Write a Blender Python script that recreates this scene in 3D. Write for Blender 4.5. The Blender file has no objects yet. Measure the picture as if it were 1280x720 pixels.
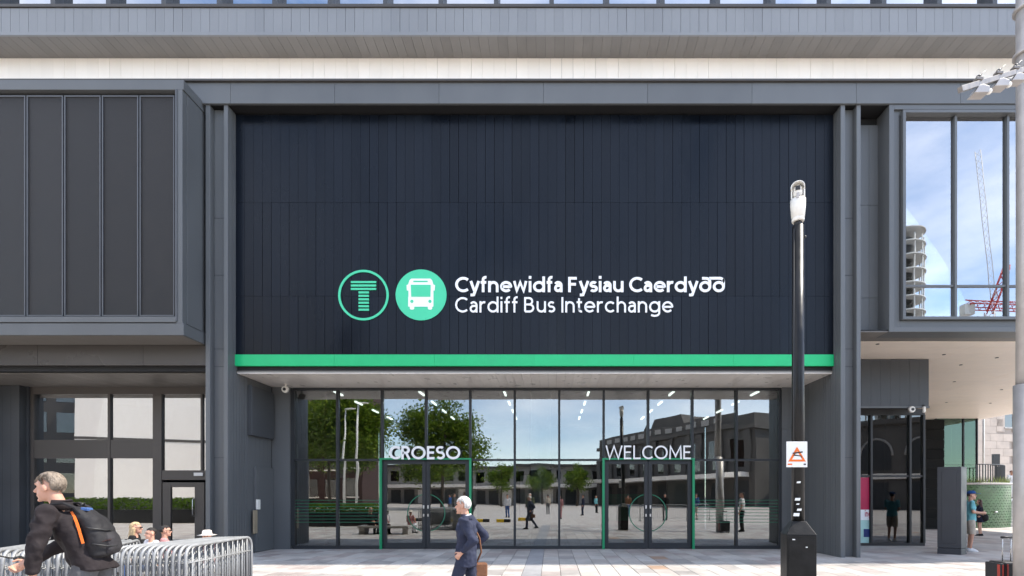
import bpy, bmesh, math, random
from mathutils import Vector, Matrix, noise
R = math.radians
random.seed(7)

# ------------------------------------------------------------------ camera, sky, sun, exposure
scene = bpy.context.scene
C = scene.collection
F, VX, VY, EYE = 640.0, 689.0, 620.0, 1.6       # focal length and vanishing point in photo pixels, eye height
cam = bpy.data.cameras.new('camera'); camo = bpy.data.objects.new('camera', cam); C.objects.link(camo)
camo.location = (0, 0, EYE); camo.rotation_euler = (R(90), 0, 0)
cam.sensor_width = 36; cam.lens = 36 * F / 1280
cam.shift_x = -(VX - 640) / 1280; cam.shift_y = (VY - 360) / 1280
cam.clip_start = 0.05; cam.clip_end = 3000
scene.camera = camo

SUN_EL, SUN_OFF = R(55), R(4.4)                  # sun high on the right, a little behind the front of the building
sdir = Vector((math.cos(SUN_EL) * math.cos(SUN_OFF), math.cos(SUN_EL) * math.sin(SUN_OFF), math.sin(SUN_EL)))
world = bpy.data.worlds.new('World'); scene.world = world; world.use_nodes = True
nt = world.node_tree; nt.nodes.clear()
out = nt.nodes.new('ShaderNodeOutputWorld'); bg = nt.nodes.new('ShaderNodeBackground')
sky = nt.nodes.new('ShaderNodeTexSky'); sky.sky_type = 'NISHITA'; sky.sun_disc = False
sky.sun_elevation = SUN_EL; sky.sun_rotation = R(90) - SUN_OFF; sky.air_density = 1.0; sky.dust_density = 0.2; sky.altitude = 1200; sky.ozone_density = 1.0
tc = nt.nodes.new('ShaderNodeTexCoord'); mp = nt.nodes.new('ShaderNodeMapping'); mp.inputs['Scale'].default_value = (1.0, 1.0, 2.6)
cn = nt.nodes.new('ShaderNodeTexNoise'); cn.inputs['Scale'].default_value = 2.2; cn.inputs['Detail'].default_value = 7; cn.inputs['Roughness'].default_value = 0.58
cr = nt.nodes.new('ShaderNodeMapRange'); cr.inputs[1].default_value = 0.36; cr.inputs[2].default_value = 0.86; cr.inputs[4].default_value = 0.62
mx = nt.nodes.new('ShaderNodeMix'); mx.data_type = 'RGBA'; mx.inputs[7].default_value = (11.6, 11.2, 10.7, 1)
nt.links.new(tc.outputs['Generated'], mp.inputs[0]); nt.links.new(mp.outputs[0], cn.inputs['Vector'])
nt.links.new(cn.outputs['Fac'], cr.inputs[0]); nt.links.new(cr.outputs[0], mx.inputs[0])
nt.links.new(sky.outputs[0], mx.inputs[6]); nt.links.new(mx.outputs[2], bg.inputs[0])
bg.inputs[1].default_value = 0.15
nt.links.new(bg.outputs[0], out.inputs[0])
sl = bpy.data.lights.new('sun', 'SUN'); so = bpy.data.objects.new('sun', sl); C.objects.link(so)
sl.energy = 2.85; sl.angle = R(0.55); sl.color = (1.0, 0.93, 0.82)
so.rotation_euler = sdir.to_track_quat('Z', 'Y').to_euler(); so.location = (30, 5, 40)
vs = scene.view_settings
vs.view_transform = 'Standard'; vs.look = 'None'; vs.gamma = 1; vs.use_curve_mapping = False; vs.exposure = 1.50
scene.cycles.max_bounces = 10; scene.cycles.diffuse_bounces = 4; scene.cycles.glossy_bounces = 5
scene.cycles.transparent_max_bounces = 12; scene.cycles.caustics_reflective = False; scene.cycles.caustics_refractive = False

def PX(px, d): return (px - VX) * d / F          # where a line of sight meets the plane at depth d
def PZ(py, d): return EYE + (VY - py) * d / F

# ------------------------------------------------------------------ materials
def mat(name, col, rough=0.5, metal=0.0, var=0.08, nscale=3.0, bump=0.0, bscale=40.0, objvar=0.0, emit=0.0, spec=0.5, stretch=(1, 1, 1), coat=0.0, rvar=0.06):
    m = bpy.data.materials.new(name); m.use_nodes = True
    n = m.node_tree.nodes; l = m.node_tree.links
    b = n['Principled BSDF']
    b.inputs['Roughness'].default_value = rough; b.inputs['Metallic'].default_value = metal
    b.inputs['Specular IOR Level'].default_value = spec; b.inputs['Coat Weight'].default_value = coat
    t = n.new('ShaderNodeTexCoord'); g = n.new('ShaderNodeNewGeometry'); oi = n.new('ShaderNodeObjectInfo')
    mpn = n.new('ShaderNodeMapping'); mpn.inputs['Scale'].default_value = stretch
    l.new(g.outputs['Position'], mpn.inputs[0])
    nz = n.new('ShaderNodeTexNoise'); nz.inputs['Scale'].default_value = nscale; nz.inputs['Detail'].default_value = 5
    l.new(mpn.outputs[0], nz.inputs['Vector'])
    mr = n.new('ShaderNodeMapRange'); mr.inputs[1].default_value = 0.3; mr.inputs[2].default_value = 0.7
    mr.inputs[3].default_value = 1 - var; mr.inputs[4].default_value = 1 + var
    l.new(nz.outputs['Fac'], mr.inputs[0])
    m2 = n.new('ShaderNodeMapRange'); m2.inputs[3].default_value = 1 - objvar; m2.inputs[4].default_value = 1 + objvar
    l.new(oi.outputs['Random'], m2.inputs[0])
    mu = n.new('ShaderNodeMath'); mu.operation = 'MULTIPLY'; l.new(mr.outputs[0], mu.inputs[0]); l.new(m2.outputs[0], mu.inputs[1])
    vm = n.new('ShaderNodeVectorMath'); vm.operation = 'SCALE'; vm.inputs[0].default_value = col[:3]
    l.new(mu.outputs[0], vm.inputs['Scale']); l.new(vm.outputs[0], b.inputs['Base Color'])
    rr = n.new('ShaderNodeMapRange'); rr.inputs[1].default_value = 0.3; rr.inputs[2].default_value = 0.7
    rr.inputs[3].default_value = max(0.02, rough - rvar); rr.inputs[4].default_value = min(1, rough + rvar)
    l.new(nz.outputs['Fac'], rr.inputs[0]); l.new(rr.outputs[0], b.inputs['Roughness'])
    if bump:
        bn = n.new('ShaderNodeTexNoise'); bn.inputs['Scale'].default_value = bscale; bn.inputs['Detail'].default_value = 3
        l.new(mpn.outputs[0], bn.inputs['Vector'])
        bp = n.new('ShaderNodeBump'); bp.inputs['Strength'].default_value = bump; bp.inputs['Distance'].default_value = 0.02
        l.new(bn.outputs['Fac'], bp.inputs['Height']); l.new(bp.outputs[0], b.inputs['Normal'])
    if emit:
        b.inputs['Emission Color'].default_value = (*col[:3], 1); b.inputs['Emission Strength'].default_value = emit
    return m

def glass_mat(name, refl=0.3, tint=(0.75, 0.8, 0.8), wave=0.0, wscale=0.6, gcol=(1, 1, 1)):
    m = bpy.data.materials.new(name); m.use_nodes = True
    n = m.node_tree.nodes; l = m.node_tree.links; n.clear()
    o = n.new('ShaderNodeOutputMaterial'); mixn = n.new('ShaderNodeMixShader')
    tr = n.new('ShaderNodeBsdfTransparent'); tr.inputs[0].default_value = (*tint, 1)
    gl = n.new('ShaderNodeBsdfGlossy'); gl.inputs['Roughness'].default_value = 0.0; gl.inputs['Color'].default_value = (*gcol, 1)
    fr = n.new('ShaderNodeFresnel'); fr.inputs['IOR'].default_value = 1.5
    mr = n.new('ShaderNodeMapRange'); mr.inputs[1].default_value = 0.04; mr.inputs[2].default_value = 1; mr.inputs[3].default_value = refl; mr.inputs[4].default_value = 1
    l.new(fr.outputs[0], mr.inputs[0]); l.new(mr.outputs[0], mixn.inputs[0])
    l.new(tr.outputs[0], mixn.inputs[1]); l.new(gl.outputs[0], mixn.inputs[2]); l.new(mixn.outputs[0], o.inputs[0])
    if wave:
        g = n.new('ShaderNodeNewGeometry'); oi = n.new('ShaderNodeObjectInfo')
        ad = n.new('ShaderNodeVectorMath'); ad.operation = 'ADD'; cb = n.new('ShaderNodeMath'); cb.operation = 'MULTIPLY'; cb.inputs[1].default_value = 37
        l.new(oi.outputs['Random'], cb.inputs[0]); l.new(g.outputs['Position'], ad.inputs[0]); l.new(cb.outputs[0], ad.inputs[1])
        nz = n.new('ShaderNodeTexNoise'); nz.inputs['Scale'].default_value = wscale; nz.inputs['Detail'].default_value = 1
        l.new(ad.outputs[0], nz.inputs['Vector'])
        bp = n.new('ShaderNodeBump'); bp.inputs['Strength'].default_value = 1.0; bp.inputs['Distance'].default_value = wave
        l.new(nz.outputs['Fac'], bp.inputs['Height']); l.new(bp.outputs[0], gl.inputs['Normal'])
    return m

M = {}
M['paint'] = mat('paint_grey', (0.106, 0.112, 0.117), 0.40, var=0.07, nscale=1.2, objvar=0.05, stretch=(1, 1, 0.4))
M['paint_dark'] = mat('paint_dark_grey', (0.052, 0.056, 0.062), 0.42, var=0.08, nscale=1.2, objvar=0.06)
M['paint_upper'] = mat('paint_upper', (0.208, 0.217, 0.230), 0.38, var=0.05, nscale=0.8, objvar=0.05, stretch=(1, 1, 0.4))
M['coping'] = mat('coping', (0.055, 0.05, 0.047), 0.5)
M['black'] = mat('black_gap', (0.008, 0.008, 0.009), 0.7)
M['sign_plank'] = mat('sign_plank', (0.0044, 0.0067, 0.0118), 0.31, rvar=0.13, var=0.22, nscale=0.9, spec=0.24, objvar=0.16, bump=0.06, bscale=2.5, stretch=(1, 1, 0.25))
M['green'] = mat('green_strip', (0.009, 0.46, 0.165), 0.4, var=0.05, objvar=0.03)
M['mint'] = mat('mint_vinyl', (0.06, 0.60, 0.33), 0.45, var=0.03)
M['white'] = mat('white_vinyl', (0.86, 0.87, 0.88), 0.45, var=0.02)
M['green_dark'] = mat('green_frame', (0.004, 0.24, 0.10), 0.4, var=0.05)
M['green_line'] = mat('green_line', (0.004, 0.13, 0.07), 0.5, var=0.05)
M['white_panel'] = mat('white_panel', (0.95, 0.885, 0.81), 0.45, var=0.02, objvar=0.03, stretch=(1, 1, 0.3))
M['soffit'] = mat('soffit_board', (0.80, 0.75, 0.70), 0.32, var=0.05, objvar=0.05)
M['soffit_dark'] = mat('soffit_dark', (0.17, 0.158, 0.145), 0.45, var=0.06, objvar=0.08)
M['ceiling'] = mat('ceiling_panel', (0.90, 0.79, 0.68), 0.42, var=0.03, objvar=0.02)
M['bronze'] = mat('bronze_frame', (0.072, 0.062, 0.056), 0.4, var=0.06)
M['bronze_light'] = mat('bronze_panel', (0.055, 0.049, 0.045), 0.3, var=0.03, nscale=0.5)
M['frame'] = mat('glazing_frame', (0.026, 0.029, 0.033), 0.40, var=0.05, spec=0.35)
M['mesh'] = mat('mesh_panel', (0.023, 0.021, 0.0205), 0.38, spec=0.25, var=0.12, nscale=2.0, objvar=0.08, bump=0.3, bscale=160)
M['mesh_rim'] = mat('mesh_rim', (0.085, 0.09, 0.10), 0.35)
M['glass'] = glass_mat('entrance_glass', 0.215, (0.50, 0.56, 0.56), wave=0.002, wscale=0.9)
M['glass_door'] = glass_mat('door_glass', 0.20, (0.50, 0.55, 0.54), wave=0.0008, wscale=0.9)
M['glass_left'] = glass_mat('shop_glass', 0.36, (0.4, 0.43, 0.42), wave=0.0007, wscale=0.7)
M['glass_win'] = glass_mat('window_glass', 0.42, (0.62, 0.68, 0.72), wave=0.001, wscale=0.6)
M['glass_dark'] = glass_mat('dark_glass', 0.12, (0.30, 0.33, 0.33), wave=0.0015, wscale=0.6)
M['interior'] = mat('interior_wall', (0.045, 0.047, 0.05), 0.7, var=0.2, nscale=0.6)
M['interior_floor'] = mat('interior_floor', (0.16, 0.155, 0.15), 0.35, var=0.08)
M['interior_ceiling'] = mat('interior_ceiling', (0.10, 0.10, 0.10), 0.8)
M['interior_red'] = mat('interior_red', (0.10, 0.012, 0.02), 0.6)
M['interior_white'] = mat('interior_white', (0.72, 0.70, 0.67), 0.5)
M['lamp'] = mat('lamp_strip', (1.0, 0.95, 0.86), 0.5, var=0, emit=2.2)
M['blind'] = mat('roller_blind', (0.78, 0.80, 0.82), 0.8, var=0.03)
M['galv'] = mat('galvanised_steel', (0.30, 0.305, 0.31), 0.5, 0.25, var=0.14, nscale=9, objvar=0.08)
M['pole_black'] = mat('pole_black', (0.009, 0.009, 0.0095), 0.34, var=0.25, nscale=8, spec=0.3)
M['cab_black'] = mat('cabinet_black', (0.010, 0.0097, 0.0095), 0.42, var=0.45, nscale=7, bump=0.10, bscale=30, spec=0.25)
M['cam_white'] = mat('camera_white', (0.80, 0.78, 0.73), 0.4, var=0.06, nscale=12)
M['dark'] = mat('dark_plastic', (0.02, 0.02, 0.021), 0.45)
M['mast'] = mat('mast_steel', (0.47, 0.44, 0.42), 0.42, 0.25, var=0.10, nscale=6)
M['arm_steel'] = mat('arm_steel', (0.22, 0.20, 0.185), 0.5, 0.2, var=0.2, nscale=9)
M['sticker'] = mat('sticker', (0.82, 0.82, 0.80), 0.6, var=0.05)
M['orange'] = mat('orange', (0.85, 0.17, 0.02), 0.55, var=0.04)
M['chrome'] = mat('brushed_metal', (0.6, 0.6, 0.6), 0.3, 0.9)
M['brass'] = mat('brass_plate', (0.38, 0.31, 0.22), 0.4, 0.3)

def slab_mat(name, col):
    return mat(name, col, 0.62, var=0.13, nscale=3.5, bump=0.06, bscale=90, objvar=0.06)
def add_spots(m):
    n = m.node_tree.nodes; l = m.node_tree.links; b = n['Principled BSDF']; src = b.inputs['Base Color'].links[0].from_socket
    g = n.new('ShaderNodeNewGeometry'); v = n.new('ShaderNodeTexVoronoi'); v.inputs['Scale'].default_value = 2.6; l.new(g.outputs['Position'], v.inputs['Vector'])
    mr = n.new('ShaderNodeMapRange'); mr.inputs[1].default_value = .03; mr.inputs[2].default_value = .06; mr.inputs[3].default_value = .55; mr.inputs[4].default_value = 1; l.new(v.outputs['Distance'], mr.inputs[0])
    st = n.new('ShaderNodeTexNoise'); st.inputs['Scale'].default_value = .55; st.inputs['Detail'].default_value = 6; l.new(g.outputs['Position'], st.inputs['Vector'])
    m3 = n.new('ShaderNodeMapRange'); m3.inputs[1].default_value = .35; m3.inputs[2].default_value = .6; m3.inputs[3].default_value = .84; m3.inputs[4].default_value = 1.04; l.new(st.outputs['Fac'], m3.inputs[0])
    mu = n.new('ShaderNodeMath'); mu.operation = 'MULTIPLY'; l.new(mr.outputs[0], mu.inputs[0]); l.new(m3.outputs[0], mu.inputs[1])
    vm = n.new('ShaderNodeVectorMath'); vm.operation = 'SCALE'; l.new(src, vm.inputs[0]); l.new(mu.outputs[0], vm.inputs['Scale']); l.new(vm.outputs[0], b.inputs['Base Color'])
    return m
SLABS = [slab_mat('slab_%s' % n, c) for n, c in (
    ('pale', (0.43, 0.405, 0.38)), ('cream', (0.42, 0.385, 0.355)), ('pink', (0.365, 0.32, 0.30)), ('grey', (0.325, 0.305, 0.29)),
    ('rose', (0.345, 0.30, 0.28)), ('white', (0.455, 0.435, 0.41)), ('blue', (0.30, 0.30, 0.31)), ('brown', (0.36, 0.245, 0.175)))]

for m_ in SLABS: add_spots(m_)

# ------------------------------------------------------------------ helpers
class MB:
    def __init__(s): s.v = []; s.f = []; s.m = []; s.sm = []
    def add(s, vs, fs, mi=0, smooth=False):
        b = len(s.v); s.v += [tuple(p) for p in vs]
        for f in fs: s.f.append(tuple(b + i for i in f)); s.m.append(mi); s.sm.append(smooth)
        return s
    def box(s, x0, x1, y0, y1, z0, z1, mi=0):
        return s.add([(x0, y0, z0), (x1, y0, z0), (x1, y1, z0), (x0, y1, z0), (x0, y0, z1), (x1, y0, z1), (x1, y1, z1), (x0, y1, z1)],
                     [(0, 3, 2, 1), (4, 5, 6, 7), (0, 1, 5, 4), (1, 2, 6, 5), (2, 3, 7, 6), (3, 0, 4, 7)], mi)
    def obox(s, c, ux, uy, uz, mi=0):                      # box from centre and three half-axis vectors
        c, ux, uy, uz = map(Vector, (c, ux, uy, uz))
        P = [c + a * ux + b * uy + d * uz for d in (-1, 1) for a, b in ((-1, -1), (1, -1), (1, 1), (-1, 1))]
        return s.add(P, [(0, 3, 2, 1), (4, 5, 6, 7), (0, 1, 5, 4), (1, 2, 6, 5), (2, 3, 7, 6), (3, 0, 4, 7)], mi)
    def prism(s, pts, axis, a0, a1, mi=0):                 # pts 2-D polygon extruded on axis
        def mk(p, a): return {'x': (a, p[0], p[1]), 'y': (p[0], a, p[1]), 'z': (p[0], p[1], a)}[axis]
        n = len(pts); vs = [mk(p, a0) for p in pts] + [mk(p, a1) for p in pts]
        fs = [tuple(range(n))[::-1], tuple(range(n, 2 * n))] + [(i, (i + 1) % n, n + (i + 1) % n, n + i) for i in range(n)]
        return s.add(vs, fs, mi)
    def tube(s, path, r, n=10, mi=0, caps=True, closed=False):
        path = [Vector(p) for p in path]; m = len(path); rs = r if isinstance(r, (list, tuple)) else [r] * m
        b = len(s.v); prev = None
        for i, p in enumerate(path):
            t = (path[(i + 1) % m] - path[i - 1]) if closed else (path[min(i + 1, m - 1)] - path[max(i - 1, 0)])
            t.normalize()
            u = prev - t * prev.dot(t) if prev is not None else t.orthogonal()
            if u.length < 1e-6: u = t.orthogonal()
            u.normalize(); prev = u; w = t.cross(u)
            for k in range(n):
                a = 2 * math.pi * k / n; s.v.append(tuple(p + (u * math.cos(a) + w * math.sin(a)) * rs[i]))
        for i in range(m if closed else m - 1):
            for k in range(n):
                i2 = (i + 1) % m
                s.f.append((b + i * n + k, b + i * n + (k + 1) % n, b + i2 * n + (k + 1) % n, b + i2 * n + k)); s.m.append(mi); s.sm.append(True)
        if caps and not closed:
            s.f.append(tuple(b + k for k in range(n))[::-1]); s.m.append(mi); s.sm.append(False)
            s.f.append(tuple(b + (m - 1) * n + k for k in range(n))); s.m.append(mi); s.sm.append(False)
        return s
    def lathe(s, prof, c=(0, 0, 0), n=20, mi=0):           # prof: (r, z) bottom to top
        c = Vector(c)
        return s.tube([c + Vector((0, 0, z)) for r, z in prof], [max(r, 1e-4) for r, z in prof], n, mi) if False else s._lathe(prof, c, n, mi)
    def _lathe(s, prof, c, n, mi):
        b = len(s.v)
        for r, z in prof:
            for k in range(n):
                a = 2 * math.pi * k / n; s.v.append((c.x + r * math.cos(a), c.y + r * math.sin(a), c.z + z))
        for i in range(len(prof) - 1):
            for k in range(n):
                s.f.append((b + i * n + k, b + i * n + (k + 1) % n, b + (i + 1) * n + (k + 1) % n, b + (i + 1) * n + k)); s.m.append(mi); s.sm.append(True)
        s.f.append(tuple(b + k for k in range(n))[::-1]); s.m.append(mi); s.sm.append(False)
        s.f.append(tuple(b + (len(prof) - 1) * n + k for k in range(n))); s.m.append(mi); s.sm.append(False)
        return s
    def ball(s, c, rx, ry=None, rz=None, nu=14, nv=9, mi=0, rot=None):
        ry = rx if ry is None else ry; rz = rx if rz is None else rz; c = Vector(c); vs = []; fs = []
        for j in range(nv + 1):
            th = math.pi * j / nv
            for i in range(nu):
                a = 2 * math.pi * i / nu
                p = Vector((rx * math.sin(th) * math.cos(a), ry * math.sin(th) * math.sin(a), rz * math.cos(th)))
                if rot: p = rot @ p
                vs.append(c + p)
        for j in range(nv):
            for i in range(nu): fs.append((j * nu + i, (j + 1) * nu + i, (j + 1) * nu + (i + 1) % nu, j * nu + (i + 1) % nu))
        return s.add(vs, fs, mi, True)
    def cap(s, p, q, r1, r2, n=12, mi=0):                  # tapered limb with rounded ends
        p, q = Vector(p), Vector(q); d = (q - p); L = d.length; d.normalize()
        pts = []; rs = []
        for k in range(4): a = math.pi / 2 * (k + 0.25) / 4; pts.append(p - d * r1 * math.cos(a)); rs.append(r1 * math.sin(a))
        for k in range(5): t = k / 4; pts.append(p + d * L * t); rs.append(r1 + (r2 - r1) * t)
        for k in range(3, -1, -1): a = math.pi / 2 * (k + 0.25) / 4; pts.append(q + d * r2 * math.cos(a)); rs.append(r2 * math.sin(a))
        return s.tube(pts, rs, n, mi)
    def loft(s, rings, n=18, mi=0):                        # rings: (cx, cy, cz, rx, ry)
        b = len(s.v)
        for cx, cy, cz, rx, ry in rings:
            for k in range(n):
                a = 2 * math.pi * k / n; s.v.append((cx + rx * math.cos(a), cy + ry * math.sin(a), cz))
        for i in range(len(rings) - 1):
            for k in range(n):
                s.f.append((b + i * n + k, b + i * n + (k + 1) % n, b + (i + 1) * n + (k + 1) % n, b + (i + 1) * n + k)); s.m.append(mi); s.sm.append(True)
        s.f.append(tuple(b + k for k in range(n))[::-1]); s.m.append(mi); s.sm.append(False)
        s.f.append(tuple(b + (len(rings) - 1) * n + k for k in range(n))); s.m.append(mi); s.sm.append(False)
        return s
    def turn(s, cx, cy, a):
        c, d = math.cos(a), math.sin(a); s.v = [(cx + (x - cx) * c - (y - cy) * d, cy + (x - cx) * d + (y - cy) * c, z) for x, y, z in s.v]; return s
    def mesh(s, name, mats):
        me = bpy.data.meshes.new(name); me.from_pydata(s.v, [], s.f)
        if not isinstance(mats, (list, tuple)): mats = [mats]
        for m in mats: me.materials.append(M[m] if isinstance(m, str) else m)
        me.polygons.foreach_set('material_index', s.m); me.polygons.foreach_set('use_smooth', s.sm); me.update()
        return me
    def build(s, name, mats, parent=None, bevel=0.0, loc=None, local=False):
        return link(name, s.mesh(name, mats), parent, bevel, loc, local)

ROOTLOC = {}
def link(name, me, parent=None, bevel=0.0, loc=None, local=False):
    o = bpy.data.objects.new(name, me); C.objects.link(o)
    if parent is not None:
        o.parent = parent
        if not local and parent.name in ROOTLOC: o.matrix_parent_inverse = ROOTLOC[parent.name]
    if loc is not None: o.location = loc
    if bevel:
        b = o.modifiers.new('bevel', 'BEVEL'); b.width = bevel; b.segments = 2; b.limit_method = 'ANGLE'
    return o
def tag(o, label=None, cat=None, group=None, kind=None):
    if label: o['label'] = label
    if cat: o['category'] = cat
    if group: o['group'] = group
    if kind: o['kind'] = kind
    return o
def root(name, loc, label, cat, group=None, rz=0.0):        # an Empty at the thing's base
    o = bpy.data.objects.new(name, None); C.objects.link(o); o.empty_display_size = 0.2
    o.location = loc; o.rotation_euler = (0, 0, rz)
    ROOTLOC[o.name] = (Matrix.Translation(loc) @ Matrix.Rotation(rz, 4, 'Z')).inverted()
    return tag(o, label, cat, group)
def copy_tree(o, parent=None):
    c = o.copy(); C.objects.link(c)
    if parent is not None: c.parent = parent
    for ch in o.children: copy_tree(ch, c)
    return c
def B(name, m, parent, x0, x1, y0, y1, z0, z1, bevel=0.0): return MB().box(x0, x1, y0, y1, z0, z1).build(name, m, parent, bevel)

def plank_row(name, m, parent, x0, x1, w, y0, th, z0, z1, gap=0.005, jit=0.0025, bev=0.003):
    n = max(1, round((x1 - x0) / w)); w = (x1 - x0) / n; objs = []
    me = MB().box(0, w - gap, 0, th, 0, z1 - z0).mesh(name, m)
    me2 = MB().box(0, w - gap * 2.2, 0, th, 0, z1 - z0).mesh(name, m)
    for i in range(n):
        o = link(name, me2 if random.random() < 0.3 else me, parent, loc=(x0 + i * w, y0 + random.uniform(0, jit), z0))
        objs.append(o)
    return objs

# ------------------------------------------------------------------ ground
gm = mat('ground_paving', (0.33, 0.31, 0.29), 0.75, var=0.15, nscale=0.4, bump=0.05)
ground = MB().add([(-700, -700, -0.03), (700, -700, -0.03), (700, 700, -0.03), (-700, 700, -0.03)], [(0, 1, 2, 3)]).build('ground', gm)
tag(ground, kind='structure')
mort = mat('mortar', (0.12, 0.115, 0.11), 0.85, var=0.1, nscale=20)
pavement = MB().add([(-15, 3, -0.012), (24.2, 3, -0.012), (24.2, 31, -0.012), (-15, 31, -0.012)], [(0, 1, 2, 3)]).build('pavement', mort)
tag(pavement, kind='structure')
def brick_mat():
    m = bpy.data.materials.new('plaza_paving'); m.use_nodes = True; n = m.node_tree.nodes; l = m.node_tree.links; b = n['Principled BSDF']
    g = n.new('ShaderNodeNewGeometry'); mpn = n.new('ShaderNodeMapping'); mpn.inputs['Rotation'].default_value = (0, 0, R(90))
    br = n.new('ShaderNodeTexBrick'); br.inputs['Scale'].default_value = 1; br.inputs['Brick Width'].default_value = 0.6; br.inputs['Row Height'].default_value = 0.4
    br.inputs['Mortar Size'].default_value = 0.006; br.inputs['Color1'].default_value = (0.54, 0.50, 0.46, 1); br.inputs['Color2'].default_value = (0.44, 0.385, 0.345, 1)
    br.inputs['Mortar'].default_value = (0.2, 0.19, 0.18, 1); br.inputs['Bias'].default_value = -0.2
    l.new(g.outputs['Position'], mpn.inputs[0]); l.new(mpn.outputs[0], br.inputs['Vector']); l.new(br.outputs['Color'], b.inputs['Base Color'])
    b.inputs['Roughness'].default_value = 0.65
    return m
bm_ = brick_mat()
pl = MB()
for x0, x1, y0, y1 in ((-60, 60, -70, 3), (-60, -15, 3, 45), (24.2, 60, 3, 45), (-15, 24.2, 31, 45)):
    pl.add([(x0, y0, 0), (x1, y0, 0), (x1, y1, 0), (x0, y1, 0)], [(0, 1, 2, 3)])
tag(pl.build('plaza', bm_), kind='structure')
# slabs laid in columns running towards the doors
SW = 0.40; slabs = []
cx = -15.0; ci = 0
band_x = PX(664.5, 11.5)
while cx < 24.15:
    y = 3 - random.uniform(0, 0.3); band = abs(cx + SW / 2 - band_x) < SW / 2
    while y < 31:
        L = random.choice((0.4, 0.6, 0.6, 0.8)); y1 = min(y + L, 31)
        y0 = max(y, 3.0)
        if y1 - y0 > 0.08:
            t = 6 if band else random.choices(range(6), (28, 20, 13, 14, 9, 18))[0]
            if random.random() < 0.002 and not band: t = 7
            slabs.append([cx, y0, y1, t])
        y += L
    cx += SW; ci += 1
for sx, sy in ((829, 709), (822, 698)):
    d = EYE * F / (sy - VY); x = PX(sx, d)
    for s in slabs:
        if s[0] <= x < s[0] + SW and s[1] <= d < s[2]: s[3] = 7
def slab_mesh(L, t):
    g = 0.009; e = 0.006; W = SW - g; l2 = L - g
    v = [(0, 0, -0.012), (W, 0, -0.012), (W, l2, -0.012), (0, l2, -0.012), (0, 0, -e), (W, 0, -e), (W, l2, -e), (0, l2, -e), (e, e, 0), (W - e, e, 0), (W - e, l2 - e, 0), (e, l2 - e, 0)]
    f = [(0, 1, 5, 4), (1, 2, 6, 5), (2, 3, 7, 6), (3, 0, 4, 7), (4, 5, 9, 8), (5, 6, 10, 9), (6, 7, 11, 10), (7, 4, 8, 11), (8, 9, 10, 11)]
    return v, f
def vis(s):
    ym = (s[1] + s[2]) / 2
    if ym < 10.1 or ym > 15.3: return 0
    px = VX + (s[0] + 0.2) * F / ym
    if px < 312 or px > 1275 or (976 < px < 1018): return 0
    return (s[2] - s[1]) / ym ** 3
order = sorted(range(len(slabs)), key=lambda i: -vis(slabs[i])); single = set(i for i in order[:300] if vis(slabs[i]) > 0)
smesh = {}; rest = MB()
for i, (x, y0, y1, t) in enumerate(slabs):
    L = y1 - y0
    if i in single:
        k = (round(L, 3), t)
        if k not in smesh: smesh[k] = MB().add(*slab_mesh(L, t)).mesh('paving_slab', SLABS[t])
        o = link('paving_slab', smesh[k], pavement, loc=(x, y0, random.uniform(-0.0015, 0.0015)))
    else:
        v, f = slab_mesh(L, t); dz = random.uniform(-0.0015, 0.0015)
        rest.add([(a + x, b + y0, c + dz) for a, b, c in v], f, t)
tag(rest.build('paving_slabs', SLABS, pavement), kind='stuff')

# ------------------------------------------------------------------ the bus station
bus = root('bus_station', (0, 13.3, 0), 'large dark grey clad bus station with glazed entrance and green strip', 'building')
DC, DG, DS = 13.3, 15.5, 13.62
XL0, XL1, XR0, XR1 = -8.98, -8.40, 7.52, 8.04
ZF0, ZF1 = 11.76, 12.30
# masses behind the skins
core = MB()
core.box(-40, -17.2, 13.45, 29, 0, 12.28); core.box(-17.2, 8.0, 14.15, 29, 5.15, 12.28)
core.box(-40, 24, 14.2, 29, 12.40, 27); core.box(8.0, 24, 24.5, 28.8, 5.95, 12.28); core.box(8.06, 23.9, 14.3, 28.9, 5.93, 6.0)
core.build('building_core', 'paint_dark', bus)
# columns
for x0, x1 in ((XL0, XL1), (XR0, XR1)):
    c = MB(); c.box(x0, x0 + 0.115, DC, 14.1, 0, ZF0); c.box(x1 - 0.105, x1, DC, 14.1, 0, ZF0); c.box(x0 + 0.115, x1 - 0.105, DC + 0.17, 14.08, 0, ZF0 - 0.004)
    co = c.build('column', 'paint', bus, 0.006)
    for z in (5.0, 5.46, 8.9, 2.6, 7.4):
        B('joint_strip', 'paint_dark', co, x0 + 0.115, x1 - 0.105, DC + 0.163, DC + 0.172, z, z + 0.014)
    xs = x1 if x0 < 0 else x0
    for i in range(6):
        yy = 13.42 + i * 0.12
        B('side_rib', 'paint', co, *((xs, xs + 0.008) if x0 < 0 else (xs - 0.008, xs)), yy, yy + 0.10, 0.02, ZF0 - 0.01)
# podium fascia
n = 15
for i in range(n):
    xa = -16.4 + i * 2.7
    B('fascia_panel', 'paint', bus, xa, min(xa + 2.694, 24), 13.25, 13.32, ZF0, ZF1, 0.004)
B('coping', 'coping', bus, -16.4, 24, 13.19, 14.2, ZF1 + 0.004, ZF1 + 0.055)
M['bounce'] = mat('bounce_white', (0.86, 0.84, 0.80), 0.7)
B('bounce_ledge', 'bounce', bus, -16.4, 24, 13.24, 13.995, ZF1 + 0.056, ZF1 + 0.061)  # unseen pale ledge top, added to bounce daylight up onto the white panels
B('fascia_shadow', 'black', bus, -16.4, 24, 13.325, 13.9, ZF0 + 0.03, ZF1)  # painted black to imitate the shadow band under the fascia overhang
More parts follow.
